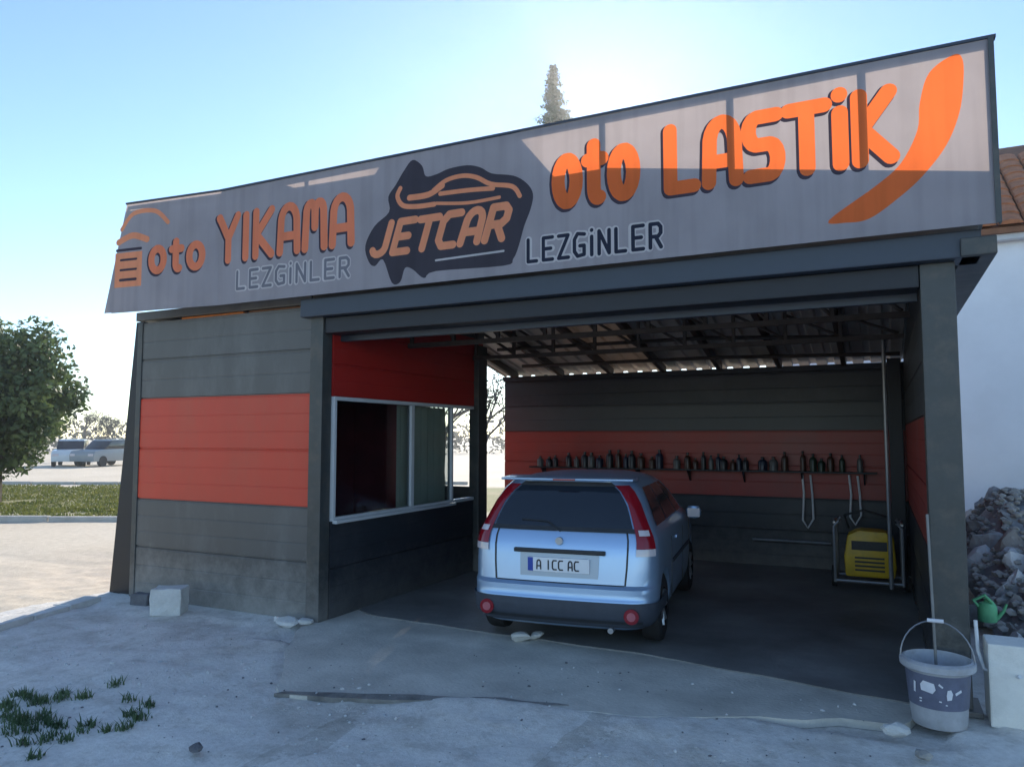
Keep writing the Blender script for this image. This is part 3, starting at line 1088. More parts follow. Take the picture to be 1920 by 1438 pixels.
# steel frame behind the vinyl
B().box(FOLD, .70, SY + .006, SY + .046, 4.222, 4.262).build('frame_rail', 'steel_dark', sign)
B().box(FOLD, .70, SY + .006, SY + .046, 3.09, 3.13).build('frame_rail', 'steel_dark', sign)
for x in (.686, -.05, -.92, -1.9, -2.9, -3.9, -4.9, -5.9):
    B().box(x - .02, x + .02, SY + .008, SY + .044, 3.132, 4.22).build('frame_post', 'steel_dark', sign)
B().box(.690, .722, SY - .014, SY - .004, 3.08, 4.275).box(.712, .722, SY - .004, SY + .05, 3.08, 4.275).build('edge_trim', 'steel_grey', sign)
B().box(FOLD, .735, SY - .012, SY + .05, 4.272, 4.29).build('edge_trim', 'steel_blue', sign)
tb = B()
for (xa, xb) in ((-7.29, FOLD),):
    a3, b3 = sgn3(xa, 4.27), sgn3(xb, 4.27)
    tb.cyl((a3[0], a3[1] + .03, 4.24), (b3[0], b3[1] + .03, 4.24), .02, n=6)
    a3, b3 = sgn3(-7.5, 3.1), sgn3(xb, 3.1)
    tb.cyl((a3[0], a3[1] + .03, 3.11), (b3[0], b3[1] + .03, 3.11), .02, n=6)
    a3, b3 = sgn3(-7.30, 4.24), sgn3(-7.53, 3.11)
    tb.cyl((a3[0] + .02, a3[1] + .03, 4.24), (b3[0] + .02, b3[1] + .03, 3.11), .02, n=6)
tb.build('frame_end', 'steel_dark', sign)
a3, b3 = sgn3(-7.31, 4.27), sgn3(FOLD, 4.27)
B().tube([(a3[0], a3[1], 4.281), (b3[0] + .01, b3[1], 4.281)], .012, 6).build('edge_trim', 'steel_blue', sign)

# ------------------------------------------------------------------ the hatchback
CY = radians(7.0)
CW = .81
car = empty('hatchback_car', (-2.385, 5.66, .03), CY, label='silver blue hatchback parked nose in inside the wash bay', cat='car')
car.scale = (.965, .95, .955)
# rows: z, rear x, front x, half width, corner radius (x = distance forward from the rear)
ROWS = [(.19, .10, 3.50, .70, .22), (.24, .03, 3.58, .77, .24), (.33, .0, 3.62, .80, .25), (.43, .0, 3.63, .81, .25), (.455, .012, 3.63, .81, .25), (.53, .015, 3.63, .812, .24),
        (.56, .055, 3.62, .812, .23), (.70, .07, 3.58, .815, .22), (.85, .09, 3.36, .812, .21), (.94, .12, 3.04, .80, .20), (1.00, .15, 2.82, .775, .19),
        (1.10, .20, 2.64, .735, .18), (1.22, .27, 2.42, .69, .18), (1.33, .34, 2.20, .635, .21), (1.385, .37, 2.05, .585, .23), (1.42, .36, 1.95, .52, .24), (1.447, .52, 1.75, .41, .22), (1.46, .8, 1.5, .25, .15)]


def row_at(z):
    for a, b_ in zip(ROWS[:-1], ROWS[1:]):
        if a[0] <= z <= b_[0]:
            t = (z - a[0]) / (b_[0] - a[0])
            return [a[i] + (b_[i] - a[i]) * t for i in range(5)]
    return list(ROWS[-1])


def loop_at(z, nc=6, grow=0.0):
    """Planform outline, starting at the rear centre, going round over +y... local frame: forward = +Y, right = +X."""
    _, xr, xf, w, r = row_at(z)
    xr -= grow
    xf += grow
    w += grow
    pts = []
    crown = .05                                # rear face bows slightly backwards at its centre
    nseg = 8
    for i in range(nseg + 1):                  # rear edge left to right
        x = -(w - r) + 2 * (w - r) * i / nseg
        pts.append((x, xr - 0 + crown * (x / w) ** 2, z))
    c0 = crown * ((w - r) / w) ** 2
    for i in range(1, nc):
        a = -pi / 2 + (pi / 2) * i / nc
        pts.append((w - r + r * cos(a), xr + c0 + r + r * sin(a), z))
    y0, y1 = xr + c0 + r, xf - r * 1.6
    for i in range(10):
        t = i / 9
        pts.append((w - .03 * max(0, (t - .75) / .25) ** 2, y0 + (y1 - y0) * t, z))
    for i in range(1, nc):
        a = (pi / 2) * i / nc
        pts.append((w - r - .03 + r * cos(a), y1 + r * 1.6 * sin(a), z))
    for i in range(nseg + 1):
        x = (w - r - .03) * (1 - 2 * i / nseg)
        pts.append((x, xf, z))
    for i in range(1, nc):
        a = pi / 2 + (pi / 2) * i / nc
        pts.append((-(w - r - .03) + r * cos(a), y1 + r * 1.6 * sin(a), z))
    for i in range(10):
        t = 1 - i / 9
        pts.append((-(w - .03 * max(0, (t - .75) / .25) ** 2), y0 + (y1 - y0) * t, z))
    for i in range(1, nc):
        a = pi + (pi / 2) * i / nc
        pts.append((-(w - r) + r * cos(a), xr + c0 + r + r * sin(a), z))
    return pts


def shell(zs, grow=0.0, cap=True):
    loops = [loop_at(z, grow=grow) for z in zs]
    n = len(loops[0])
    b = B()
    vv = [q for lp in loops for q in lp]
    ff = [(i * n + k, i * n + (k + 1) % n, (i + 1) * n + (k + 1) % n, (i + 1) * n + k) for i in range(len(zs) - 1) for k in range(n)]
    if cap:
        ff += [tuple(range(n - 1, -1, -1)), tuple(range((len(zs) - 1) * n, len(zs) * n))]
    return b.add(vv, ff)


zs = []
for a, b_ in zip(ROWS[:-1], ROWS[1:]):
    for k in range(2):
        zs.append(a[0] + (b_[0] - a[0]) * k / 2)
zs.append(ROWS[-1][0])
body = shell(zs).build('body', 'car_paint', car, smooth=True, local=True)
# wheel arches cut out of the body
WH = [(-1, .66), (1, .66), (-1, 2.95), (1, 2.95)]
cb = B()
for s_, yy in WH:
    cb.cyl((s_ * .56, yy, .30), (s_ * 1.0, yy, .30), .345, n=28)
cut = cb.build('cutter', 'plastic_black', car, local=True)
md = body.modifiers.new('arches', 'BOOLEAN')
md.operation = 'DIFFERENCE'
md.solver = 'EXACT'
md.object = cut
dg = bpy.context.evaluated_depsgraph_get()
dg.update()
nm = bpy.data.meshes.new_from_object(body.evaluated_get(dg))
body.modifiers.clear()
body.data = nm
bpy.data.objects.remove(cut, do_unlink=True)


def patch(za, zb, u0, u1, nz, nu, off, shape=None):
    """A skin patch lying on the rear half of the shell; u runs along the outline (index), off = stand-off."""
    b = B()
    g_ = []
    for i in range(nz + 1):
        tz = i / nz
        for j in range(nu + 1):
            tu = j / nu
            z = za + (zb - za) * tz
            u = u0 + (u1 - u0) * tu
            if shape:
                z, u = shape(tz, tu, z, u)
            lp = loop_at(z, grow=off)
            n = len(lp)
            k = int(math.floor(u))
            fr = u - k
            p0, p1 = Vector(lp[k % n]), Vector(lp[(k + 1) % n])
            g_.append(p0.lerp(p1, fr))
    w_ = nu + 1
    return b.add(g_, [(i * w_ + j, i * w_ + j + 1, (i + 1) * w_ + j + 1, (i + 1) * w_ + j) for i in range(nz) for j in range(nu)])


NL = len(loop_at(.5))
# tinted rear window, side windows, tail lamps, bumper, plate
patch(1.015, 1.375, -.6, 8.6, 6, 14, .006).build('rear_window', 'car_glass', car, smooth=True, local=True)
patch(1.02, 1.345, 14.2, 17.0, 4, 5, .006, lambda tz, tu, z, u: (z, u + (1 - tz) * .25 * (1 - tu))).build('side_window', 'car_glass', car, smooth=True, local=True)
patch(1.02, 1.345, 17.15, 20.2, 4, 5, .006).build('side_window', 'car_glass', car, smooth=True, local=True)
patch(1.02, 1.345, 20.35, 22.4, 4, 5, .006).build('side_window', 'car_glass', car, smooth=True, local=True)
a0 = 13 + 10 + 5 + 9 + 5
patch(1.02, 1.345, a0 + 3.2, a0 + 5.6, 4, 5, .006).build('side_window', 'car_glass', car, smooth=True, local=True)
patch(1.02, 1.345, a0 + 5.8, a0 + 8.6, 4, 5, .006).build('side_window', 'car_glass', car, smooth=True, local=True)
patch(1.02, 1.36, a0 - 9.2, a0 - .8 - 5, 4, 10, .006).build('windscreen', 'car_glass', car, smooth=True, local=True)


def lampshape(tz, tu, z, u):
    return z, u


for s_ in (1, -1):
    if s_ == 1:
        ua, ub = 8.75, 12.2
    else:
        ua, ub = NL - .75 - 3.45, NL - .75
    lamp = patch(.86, 1.37, ua, ub, 10, 6, .012, lambda tz, tu, z, u, s=s_, a=ua, b=ub: (z, (a + (b - a) * tu * (1 - .35 * tz)) if s == 1 else (b - (b - a) * (1 - tu) * (1 - .35 * tz)))).build('tail_lamp', 'lamp_red', car, smooth=True, local=True)
    patch(.965, 1.01, ua + .5 + (.5 if s_ < 0 else 0), ub - 1.0 + (.5 if s_ < 0 else 0), 2, 5, .017).build('reversing_lens', 'lamp_clear', lamp, smooth=True, local=True)
    patch(.80, .858, ua, ub, 2, 5, .010).build('indicator_lens', 'lamp_clear', lamp, smooth=True, local=True)
# bumper: dark lower skin wrapping round the rear
bz = patch(.175, .43, -13.5 + 0, 8 + 13.5 - 6, 6, 34, .014)
bz.build('bumper', 'bumper_grey', car, smooth=True, local=True)
patch(.255, .28, -2.6, 10.6, 1, 14, .02).build('bumper_groove', 'plastic_black', car, smooth=True, local=True)
for s_ in (1, -1):
    b = B()
    cx = s_ * .625
    yy = row_at(.33)[1] + .05 * (cx / .81) ** 2
    b.cyl((cx, yy - .030, .33), (cx, yy + .05, .33), .062, n=18)
    fl = b.build('fog_lamp', 'lamp_red', car, smooth=True, local=True)
    B().cyl((cx, yy - .036, .33), (cx, yy - .028, .33), .036, n=14).build('lens', 'lamp_rose', fl, local=True)
# tailgate: seam, handle bar, plate, wiper, spoiler, badge
sm = []
for (z0_, z1_, u0_, u1_) in ((.556, .564, .2, 7.8),):
    patch(z0_, z1_, u0_, u1_, 1, 10, .004).build('tailgate_seam', 'plastic_black', car, local=True)
for u_ in (.15, 7.85):
    patch(.56, 1.0, u_ - .05, u_ + .05, 6, 1, .004).build('tailgate_seam', 'plastic_black', car, local=True)
for s_ in (1, -1):
    for yy_ in (1.12, 2.02, 2.66):
        ze = .97
        B().box(min(s_ * .806, s_ * .8175), max(s_ * .806, s_ * .8175), yy_ - .004, yy_ + .004, .30, .86).build('door_seam', 'plastic_black', car, local=True)
patch(.985, 1.02, -.9, 8.9, 1, 14, .009).build('window_trim', 'plastic_black', car, smooth=True, local=True)
patch(1.36, 1.395, -.9, 8.9, 1, 14, .007).build('window_trim', 'plastic_black', car, smooth=True, local=True)
pz = row_at(.71)
patch(.605, .80, 1.7, 6.3, 3, 8, .004).build('plate_recess', 'car_paint_dark', car, smooth=True, local=True)
hz = row_at(.83)
B().box(-.40, .40, hz[1] - .026, hz[1] + .02, .80, .836).build('handle_bar', 'plastic_black', car, bevel=.008, local=True)
hz = row_at(.71)
plate = B().box(-.27, .27, hz[1] - .020, hz[1] + .01, .645, .765).build('number_plate', 'plate_white', car, bevel=.004, local=True)
B().box(-.268, -.222, hz[1] - .0225, hz[1] - .0202, .648, .762).build('country_band', 'plate_blue', plate, local=True)


def flat_text(name, txt, h, x, y, z, m, parent):
    polys = []
    GLX = dict(GL)
    GLX['1'] = [[(.2, .8), (.55, 1), (.55, 0)]]
    GLX['0'] = [arc(.5, .5, .4, .5, 0, 360, 14)]
    cxp = x
    for ch in txt:
        if ch == ' ':
            cxp += h * .4
            continue
        b = B()
        for st in GLX[ch]:
            for poly in stroke([(cxp + a * h * .55, z + q * h) for a, q in st], h * .16, 5):
                k = len(b.v)
                b.v += [(q[0], y - .0002 * (len(b.f) % 7), q[1]) for q in poly]
                b.f.append(tuple(range(k, k + len(poly))))
        cxp += h * .72
        b.build(name, m, parent, local=True, recalc=False)


flat_text('plate_letter', 'A ICC AC', .075, -.19, hz[1] - .0225, .667, 'ink', plate)
B().tube([(.0, .135, .985), (-.12, .17, 1.06), (-.36, .185, 1.07)], .009, 6).build('wiper', 'plastic_black', car, local=True)
sp = B()
spz = [(-.60, .30), (-.3, .27), (0, .262), (.3, .27), (.60, .30)]
vv = []
for x, y in spz:
    vv += [(x, y, 1.408), (x, y - .004, 1.428), (x, y + .30, 1.458 - .03 * abs(x)), (x, y + .30, 1.40)]
ff = []
for i in range(4):
    for k in range(4):
        ff.append((i * 4 + k, i * 4 + (k + 1) % 4, (i + 1) * 4 + (k + 1) % 4, (i + 1) * 4 + k))
ff += [(0, 1, 2, 3), (16, 17, 18, 19)]
spo = sp.add(vv, ff).build('spoiler', 'car_paint', car, bevel=.006, smooth=True, local=True)
B().box(-.10, .10, .252, .266, 1.411, 1.426).build('brake_light', 'lamp_red', spo, local=True)
B().lathe([(0, 0), (.028, 0), (.028, .006), (0, .006)], (0, 0, 0), 16)
bd = B().cyl((0, hz[1] + .008, .905), (0, hz[1] + .04, .905), .032, n=18).build('badge', 'rim_silver', car, local=True)
B().cyl((.45, .02, .20), (.45, .25, .20), .024, n=12).build('exhaust_pipe', 'rim_silver', car, local=True)
B().box(-.62, .62, .35, 3.4, .16, .30).build('underbody', 'plastic_black', car, local=True)
for s_ in (1, -1):
    mz = .97
    mr = B().lathe([(.0, -.07), (.05, -.065), (.085, -.03), (.09, .02), (.06, .065), (0, .07)], (0, 0, 0), 14)
    mr.v = [(s_ * (.90 + x * .95), 2.38 + y * .55, mz + z * 1.0) for x, y, z in mr.v]
    mo = mr.build('mirror', 'car_paint', car, smooth=True, local=True)
    B().box(min(s_ * .84, s_ * .97), max(s_ * .84, s_ * .97), 2.316, 2.324, mz - .05, mz + .045).build('mirror_glass', 'lamp_clear', mo, bevel=.001, local=True)
    B().box(min(s_ * .812, s_ * .826), max(s_ * .812, s_ * .826), 1.45, 1.62, .80, .825).build('door_handle', 'car_paint', car, bevel=.004, local=True)
    B().box(min(s_ * .812, s_ * .824), max(s_ * .812, s_ * .824), 1.15, 2.65, .60, .64).build('door_strip', 'bumper_grey', car, bevel=.004, local=True)
for i, (s_, yy) in enumerate(WH):
    w = B()
    prof = [(.17, -.085), (.25, -.09), (.285, -.075), (.295, -.04), (.295, .04), (.285, .075), (.25, .09), (.17, .085)]
    n = 32
    vv = [(s_ * .715 + x, yy + r * cos(2 * pi * k / n), .295 + r * sin(2 * pi * k / n)) for r, x in prof for k in range(n)]
    ff = [(a * n + k, a * n + (k + 1) % n, (a + 1) * n + (k + 1) % n, (a + 1) * n + k) for a in range(len(prof) - 1) for k in range(n)]
    wheel = w.add(vv, ff).build('wheel', 'rubber', car, smooth=True, local=True)
    r_ = B().cyl((s_ * .66, yy, .295), (s_ * .775, yy, .295), .188, .175, n=24)
    for k in range(7):
        a = 2 * pi * k / 7
        r_.cyl((s_ * .782, yy + .03 * cos(a), .295 + .03 * sin(a)), (s_ * .785, yy + .16 * cos(a), .295 + .16 * sin(a)), .02, .026, n=6)
    r_.build('rim', 'rim_silver', wheel, smooth=False, local=True)

# ------------------------------------------------------------------ inside the bay
pw = empty('pressure_washer', (-.10, 9.45, .03), label='yellow pressure washer in a tubular steel trolley frame in the bay corner', cat='pressure washer')
b = B()
x0, x1, y0, y1 = -.50, .18, 9.28, 9.72
for yy in (y0, y1):
    b.tube([(x0, yy, .12), (x0, yy, .74), (x0 + .05, yy, .80)], .018).tube([(x1, yy, .12), (x1, yy, .74), (x1 - .05, yy, .80)], .018)
    b.tube([(x0, yy, .14), (x1, yy, .14)], .018)
b.tube([(x0, y0, .78), (x0, y1, .78)], .016).tube([(x1, y0, .78), (x1, y1, .78)], .016).tube([(x0, y0, .14), (x0, y1, .14)], .016).tube([(x1, y0, .14), (x1, y1, .14)], .016)
b.build('frame', 'galvanised', pw, smooth=True)
hb = B()
hp = [(-.40, .18), (.10, .18), (.12, .30), (.10, .62), (.02, .69), (-.25, .70), (-.37, .64), (-.41, .40)]
hb.prism(hp, 9.34, 9.68).build('housing', 'yellow_plastic', pw, bevel=.03, smooth=True)
B().box(-.33, .03, 9.328, 9.341, .48, .58).build('control_panel', 'plastic_black', pw, bevel=.004)
B().cyl((-.15, 9.33, .53), (-.15, 9.31, .53), .03, n=12).build('knob', 'plastic_black', pw)
for k in range(4):
    B().box(-.30, .0, 9.330, 9.342, .25 + k * .045, .27 + k * .045).build('vent_slot', 'plastic_black', pw)
for xx in (x0 - .03, x1 + .03):
    B().cyl((xx - .025, 9.62, .13), (xx + .025, 9.62, .13), .12, n=20).build('wheel', 'rubber', pw, smooth=True)
B().tube([(-.36, 9.5, .70), (-.40, 9.45, .85), (-.20, 9.4, .92), (.05, 9.5, .84), (.08, 9.6, .66)], .014).build('hose', 'plastic_black', pw, smooth=True)
# shelf and bottles on the back wall
sh = empty('wall_shelf', (-1.9, BY - .15, 1.28), label='long narrow shelf fixed across the red back wall of the bay', cat='shelf')
B().box(-4.9, -.05, BY - .2, BY - .004, 1.27, 1.29).build('board', 'steel_dark', sh, bevel=.004)
for k in range(7):
    xx = -4.7 + k * .75
    B().add([(xx - .01, BY - .005, 1.268), (xx + .01, BY - .005, 1.268), (xx + .01, BY - .18, 1.268), (xx - .01, BY - .18, 1.268), (xx - .01, BY - .005, 1.12), (xx + .01, BY - .005, 1.12)],
            [(0, 1, 2, 3), (0, 4, 5, 1), (3, 2, 5, 4), (0, 3, 4), (1, 5, 2)]).build('bracket', 'steel_dark', sh)
rb = random.Random(3)
x = -4.75
kinds = [('bottle_a', 'blue'), ('bottle_b', 'pale grey'), ('bottle_c', 'green'), ('bottle_d', 'black'), ('bottle_e', 'red')]
cnt = {}
bots = []
while x < -.15:
    m_, cname = rb.choice(kinds)
    r = rb.uniform(.035, .06)
    h = rb.uniform(.14, .27)
    cnt[cname] = cnt.get(cname, 0) + 1
    o = empty('bottle', (x, BY - .10, 1.29))
    B().lathe([(0, 0), (r, 0), (r, h * .62), (r * .8, h * .74), (r * .35, h * .82), (r * .35, h * .9)], (x, BY - .10, 1.29), 14).build('flask', m_, o, smooth=True)
    B().cyl((x, BY - .10, 1.29 + h * .88), (x, BY - .10, 1.29 + h), r * .42, n=10).build('cap', 'bottle_d', o)
    bots.append((o, cname))
    x += r * 2 + rb.choice([.0, .01, .02, .03, .05, .14])
ORD = ['first', 'second', 'third', 'fourth', 'fifth', 'sixth', 'seventh', 'eighth', 'ninth', 'tenth', 'eleventh', 'twelfth', 'thirteenth', 'fourteenth', 'fifteenth', 'sixteenth', 'seventeenth', 'eighteenth', 'nineteenth', 'twentieth', 'twenty-first', 'twenty-second', 'twenty-third', 'twenty-fourth', 'twenty-fifth', 'twenty-sixth']
for k, (o, cname) in enumerate(bots):
    half = len(bots) // 2
    where = '%s from the left end' % ORD[k] if k < half else '%s from the right end' % ORD[len(bots) - 1 - k]
    tag(o, '%s bottle on the long back shelf, %s' % (cname, where), 'bottle', 'bottles on the back shelf')
for k, (xx, zz) in enumerate(((-.95, .55), (-.38, .62))):
    hs = B()
    pts = [(xx, BY - .06, 1.25), (xx + .02, BY - .10, 1.0), (xx, BY - .12, zz + .1), (xx + .06, BY - .14, zz), (xx + .13, BY - .12, zz + .12), (xx + .12, BY - .08, 1.0), (xx + .10, BY - .05, 1.24)]
    tag(hs.tube(pts, .014, 8).build('hose', 'hose_white', origin=(xx, BY - .1, 1.2), smooth=True), ['pale hose looped below the shelf, left of the pressure washer', 'pale hose looped below the shelf, above the pressure washer'][k], 'hose', 'hoses hanging on the back wall')
tag(B().cyl((-1.6, BY - .09, .36), (-.62, BY - .09, .36), .018, n=8).cyl((-1.58, BY - .09, .36), (-1.58, BY - .004, .36), .012, n=6).cyl((-.66, BY - .09, .36), (-.66, BY - .004, .36), .012, n=6)
    .build('wall_rail', 'galvanised', origin=(-1.1, BY - .05, .36)), 'thin steel rail low on the dark back wall panels', 'rail')

# ------------------------------------------------------------------ around the right post
bk = empty('bucket', (.27, 5.36, .02), label='grey plastic bucket with dark printed label beside the right post', cat='bucket')
c = (.27, 5.36, .01)
B().lathe([(0, 0), (.145, 0), (.15, .01), (.178, .335), (.196, .338), (.2, .35), (.196, .385), (.182, .39), (.176, .38), (.148, .02), (0, .018)], c, 36).build('shell', 'bucket_grey', bk, smooth=True)
B().lathe([(.199, .335), (.207, .342), (.208, .376), (.199, .383)], c, 36).build('rim', 'bucket_grey', bk, smooth=True)


def barrel(z0, z1, a0, a1, off, n=24):
    b = B()
    for i in range(n + 1):
        a = radians(a0 + (a1 - a0) * i / n)
        for z in (z0, z1):
            r = .15 + (.178 - .15) * (z - .01) / .325 + off
            b.v.append((c[0] + r * cos(a), c[1] + r * sin(a), c[2] + z))
    b.f = [(2 * i, 2 * i + 2, 2 * i + 3, 2 * i + 1) for i in range(n)]
    return b


lab = barrel(.12, .32, 180, 350, .002).build('label', 'bucket_label', bk, smooth=True, recalc=False)
def barrel_print(polys):
    b = B()
    for k_, poly in enumerate(polys):
        k = len(b.v)
        for a, z in poly:
            r = .15 + (.178 - .15) * (z - .01) / .325 + .0062
            t = radians(262) + a / .165
            b.v.append((c[0] + r * cos(t), c[1] + r * sin(t), c[2] + z))
        b.f.append(tuple(range(k, k + len(poly))))
    return b.build('label_print', 'label_white', lab, recalc=False)


def oval(x, z, rx, rz_, tilt=0.0):
    return [(x + rx * cos(t) * cos(tilt) - rz_ * sin(t) * sin(tilt), z + rx * cos(t) * sin(tilt) + rz_ * sin(t) * cos(tilt)) for t in [2 * pi * k / 14 for k in range(14)]]


barrel_print([[(-.075, .225), (-.015, .215), (.002, .24), (-.005, .275), (-.06, .285), (-.078, .26)]])
barrel_print([[(.058, .185), (.082, .19), (.088, .225), (.078, .25), (.06, .245), (.055, .215)]])
barrel_print([[(-.09, .178), (.03, .178), (.03, .170), (-.09, .170)]])
barrel_print([[(-.09, .160), (.06, .160), (.06, .153), (-.09, .153)]])
barrel_print([[(-.125, .205), (-.112, .2), (-.105, .265), (-.118, .27)]])
barrel_print([[(.015, .27), (.035, .255), (.04, .262), (.02, .282)]])
barrel_print([[(.105, .215), (.14, .235), (.135, .25), (.10, .23)]])
hp = [(c[0] + .2 * cos(t), c[1] + .04 * sin(t * 1.0), c[2] + .37 + .23 * sin(t)) for t in [pi * k / 16 for k in range(17)]]
B().tube(hp, .005, 6).build('handle', 'galvanised', bk, smooth=True)
B().cyl((c[0] - .045, c[1] + .04, c[2] + .60), (c[0] + .045, c[1] + .04, c[2] + .60), .012, n=8).build('grip', 'label_white', bk)
br = empty('wash_brush', (.28, 5.42, .05), label='long pale pole of a wash brush standing in the bucket', cat='brush')
B().tube([(.27, 5.40, .08), (.262, 5.47, .7), (.255, 5.545, 1.25)], .009, 8).build('pole', 'steel_pole', br, smooth=True)
B().box(.22, .33, 5.36, 5.42, .05, .10).build('head', 'bottle_d', br, bevel=.01)
# white block, green can, loop of hose at the right edge
tag(B().box(.545, 1.2, 5.44, 5.70, .0, .495).build('insulation_block', 'foam_white', origin=(.9, 5.6, 0), bevel=.012), 'big pale insulation block standing at the right edge beside the bucket', 'block')
gc = empty('watering_can', (.66, 6.35, .08), label='bright green plastic can lying on stones behind the right post', cat='can')
cc = (.655, 6.45, .42)
K = .62
B().lathe([(a * K, b_ * K) for a, b_ in [(0, 0), (.09, 0), (.10, .02), (.10, .17), (.08, .21), (.03, .23), (.03, .26)]], (cc[0], cc[1], cc[2]), 20).build('body', 'green_plastic', gc, smooth=True)
B().tube([(cc[0] - .09 * K, cc[1] - .03 * K, cc[2] + .17 * K), (cc[0] - .14 * K, cc[1] - .05 * K, cc[2] + .24 * K), (cc[0] - .03 * K, cc[1] - .08 * K, cc[2] + .31 * K), (cc[0] + .05 * K, cc[1] - .05 * K, cc[2] + .22 * K)], .012, 8).build('handle', 'green_plastic', gc, smooth=True)
B().tube([(cc[0] + .09 * K, cc[1] - .02 * K, cc[2] + .04 * K), (cc[0] + .16 * K, cc[1] - .03 * K, cc[2] + .14 * K), (cc[0] + .19 * K, cc[1] - .03 * K, cc[2] + .22 * K)], [.014, .010, .008], 8).build('spout', 'green_plastic', gc, smooth=True)
tag(B().tube([(.50, 5.58, .60), (.505, 5.56, .42), (.53, 5.53, .32), (.60, 5.52, .295), (.68, 5.50, .30), (.70, 5.40, .33)], .011, 8).build('hose_end', 'hose_white', origin=(.55, 5.55, .3), smooth=True), 'white bent hose end between the right post and pale block', 'hose')

# rubble heap behind the post, in front of the white house
heap = empty('rubble_heap', (2.2, 9.5, 0), label='heap of broken pale stones beside the white house', cat='rubble')
hm = [stone_mesh(s) for s in range(11, 19)]
for i, me in enumerate(hm):
    me.materials.append(MATS[['stone_pale', 'stone_warm', 'stone_mid', 'stone_mid'][i % 4]])
rr = random.Random(5)
for i in range(290):
    x = rr.uniform(.75, 2.9)
    y = rr.uniform(6.3, 12.0)
    h = max(0, 1.12 - .24 * abs(y - 10.4)) * min(1, (x - .3) / .9)
    z = rr.uniform(max(0, h - .3), h)
    s = rr.uniform(.10, .30) * (1.15 if y > 8 else .7)
    o = place('stone', hm[i % 8], heap, (x, y, z), rr.uniform(0, 6))
    o.rotation_euler = (rr.uniform(0, 6), rr.uniform(0, 6), rr.uniform(0, 6))
    o.scale = (s * rr.uniform(.8, 1.5), s, s * rr.uniform(.6, 1))
core = B()
n = 20
for j in range(13):
    for i in range(n):
        x = .8 + i * .19
        y = 6.4 + j * .5
        h = max(0, 1.1 - .24 * abs(y - 10.4)) * min(1, (x - .3) / .9)
        core.v.append((x, y, max(-.02, h - .06 + .1 * noise.noise((x * 3, y * 3, 1)))))
core.f = [(j * n + i, j * n + i + 1, (j + 1) * n + i + 1, (j + 1) * n + i) for j in range(12) for i in range(n - 1)]
core.build('soil', 'stone_mid', heap, recalc=False)

# neighbouring house
hs = empty('white_house', (4.5, 15, 0), label='white rendered neighbouring house with brown tiled eaves on the right', cat='house')
B().box(-1.5, 9.0, 13.2, 19, 0, 4.72).build('wall', 'house_white', hs)
B().box(-1.6, 9.1, 13.02, 13.16, 4.66, 4.80).build('gutter', 'pvc_white', hs, bevel=.02)
rf = B().add([(-1.8, 12.95, 4.83), (9.3, 12.95, 4.83), (9.3, 16.2, 7.1), (-1.8, 16.2, 7.1), (-1.8, 19.3, 4.83), (9.3, 19.3, 4.83), (-1.8, 12.95, 4.75), (9.3, 12.95, 4.75), (9.3, 19.3, 4.75), (-1.8, 19.3, 4.75)],
             [(0, 1, 2, 3), (3, 2, 5, 4), (6, 9, 8, 7), (0, 6, 7, 1), (4, 5, 8, 9), (0, 3, 4, 9, 6), (1, 7, 8, 5, 2)]).build('roof', 'wood_brown', hs)
tm = None
sl = atan2(7.1 - 4.83, 16.2 - 12.95)
for rrow in range(9):
    for k in range(24):
        if tm is None:
            tb = B()
            n = 6
            for yy in (0, .42):
                for i in range(n + 1):
                    a = pi * i / n
                    tb.v.append((.16 * cos(a), yy, .07 * sin(a) + (.0 if yy else .03)))
            tb.f = [(i, i + 1, n + 2 + i, n + 1 + i) for i in range(n)] + [tuple(range(n + 1))]
            tm = tb.mesh('tile', recalc=False)
            tm.materials.append(MATS['roof_tile'])
        o = place('tile', tm, rf, (.8 + k * .34, 12.92 + rrow * .36 * cos(sl), 4.84 + rrow * .36 * sin(sl)))
        o.rotation_euler = (sl, 0, 0)

# ------------------------------------------------------------------ small things on the ground
def loose_block(name, x, y, sx, sy, sz, rz, m, label, cat):
    b = B().box(-sx / 2, sx / 2, -sy / 2, sy / 2, 0, sz)
    me = b.mesh(name, bevel=.015)
    bm = bmesh.new()
    bm.from_mesh(me)
    bmesh.ops.subdivide_edges(bm, edges=bm.edges, cuts=2, use_grid_fill=True)
    for v in bm.verts:
        v.co += Vector((noise.noise(v.co * 9), noise.noise(v.co * 9 + Vector((5, 0, 0))), noise.noise(v.co * 9 + Vector((0, 7, 0))))) * .012
    bm.to_mesh(me)
    bm.free()
    me.materials.append(MATS[m])
    o = bpy.data.objects.new(name, me)
    o.location = (x, y, gz(x, y) - .01)
    o.rotation_euler = (0, 0, rz)
    col.objects.link(o)
    return tag(o, label, cat)


loose_block('concrete_block', -6.42, 5.30, .30, .24, .26, .55, 'block_white', 'pale rough concrete block on the ground against the office wall', 'block')
loose_block('brick', -7.0, 5.45, .22, .14, .12, .2, 'stone_dark', 'dark brick at the left foot of the office wall', 'brick')
srn = random.Random(21)
spots = [(-5.0, 5.42, .11, 'pale lump of rubble at the foot of the office corner post'), (-4.86, 5.52, .07, 'small stone just right of the office corner post'), (-5.16, 5.47, .06, 'small stone just left of the rubble at the office corner post'),
         (-2.82, 5.9, .09, 'pale lump standing in for light on the floor behind the left rear tyre of the car'), (-2.72, 6.02, .07, 'small pale lump standing in for light under the rear bumper of the car'),  # added pale lumps in place of a sunlit patch under the car
         (-3.45, 3.05, .05, 'dark pebble lying alone on the dusty foreground'), (.02, 5.05, .08, 'flat stone at the edge of the concrete near the bucket'), (.16, 4.72, .06, 'brownish stone at the bottom right foreground')]
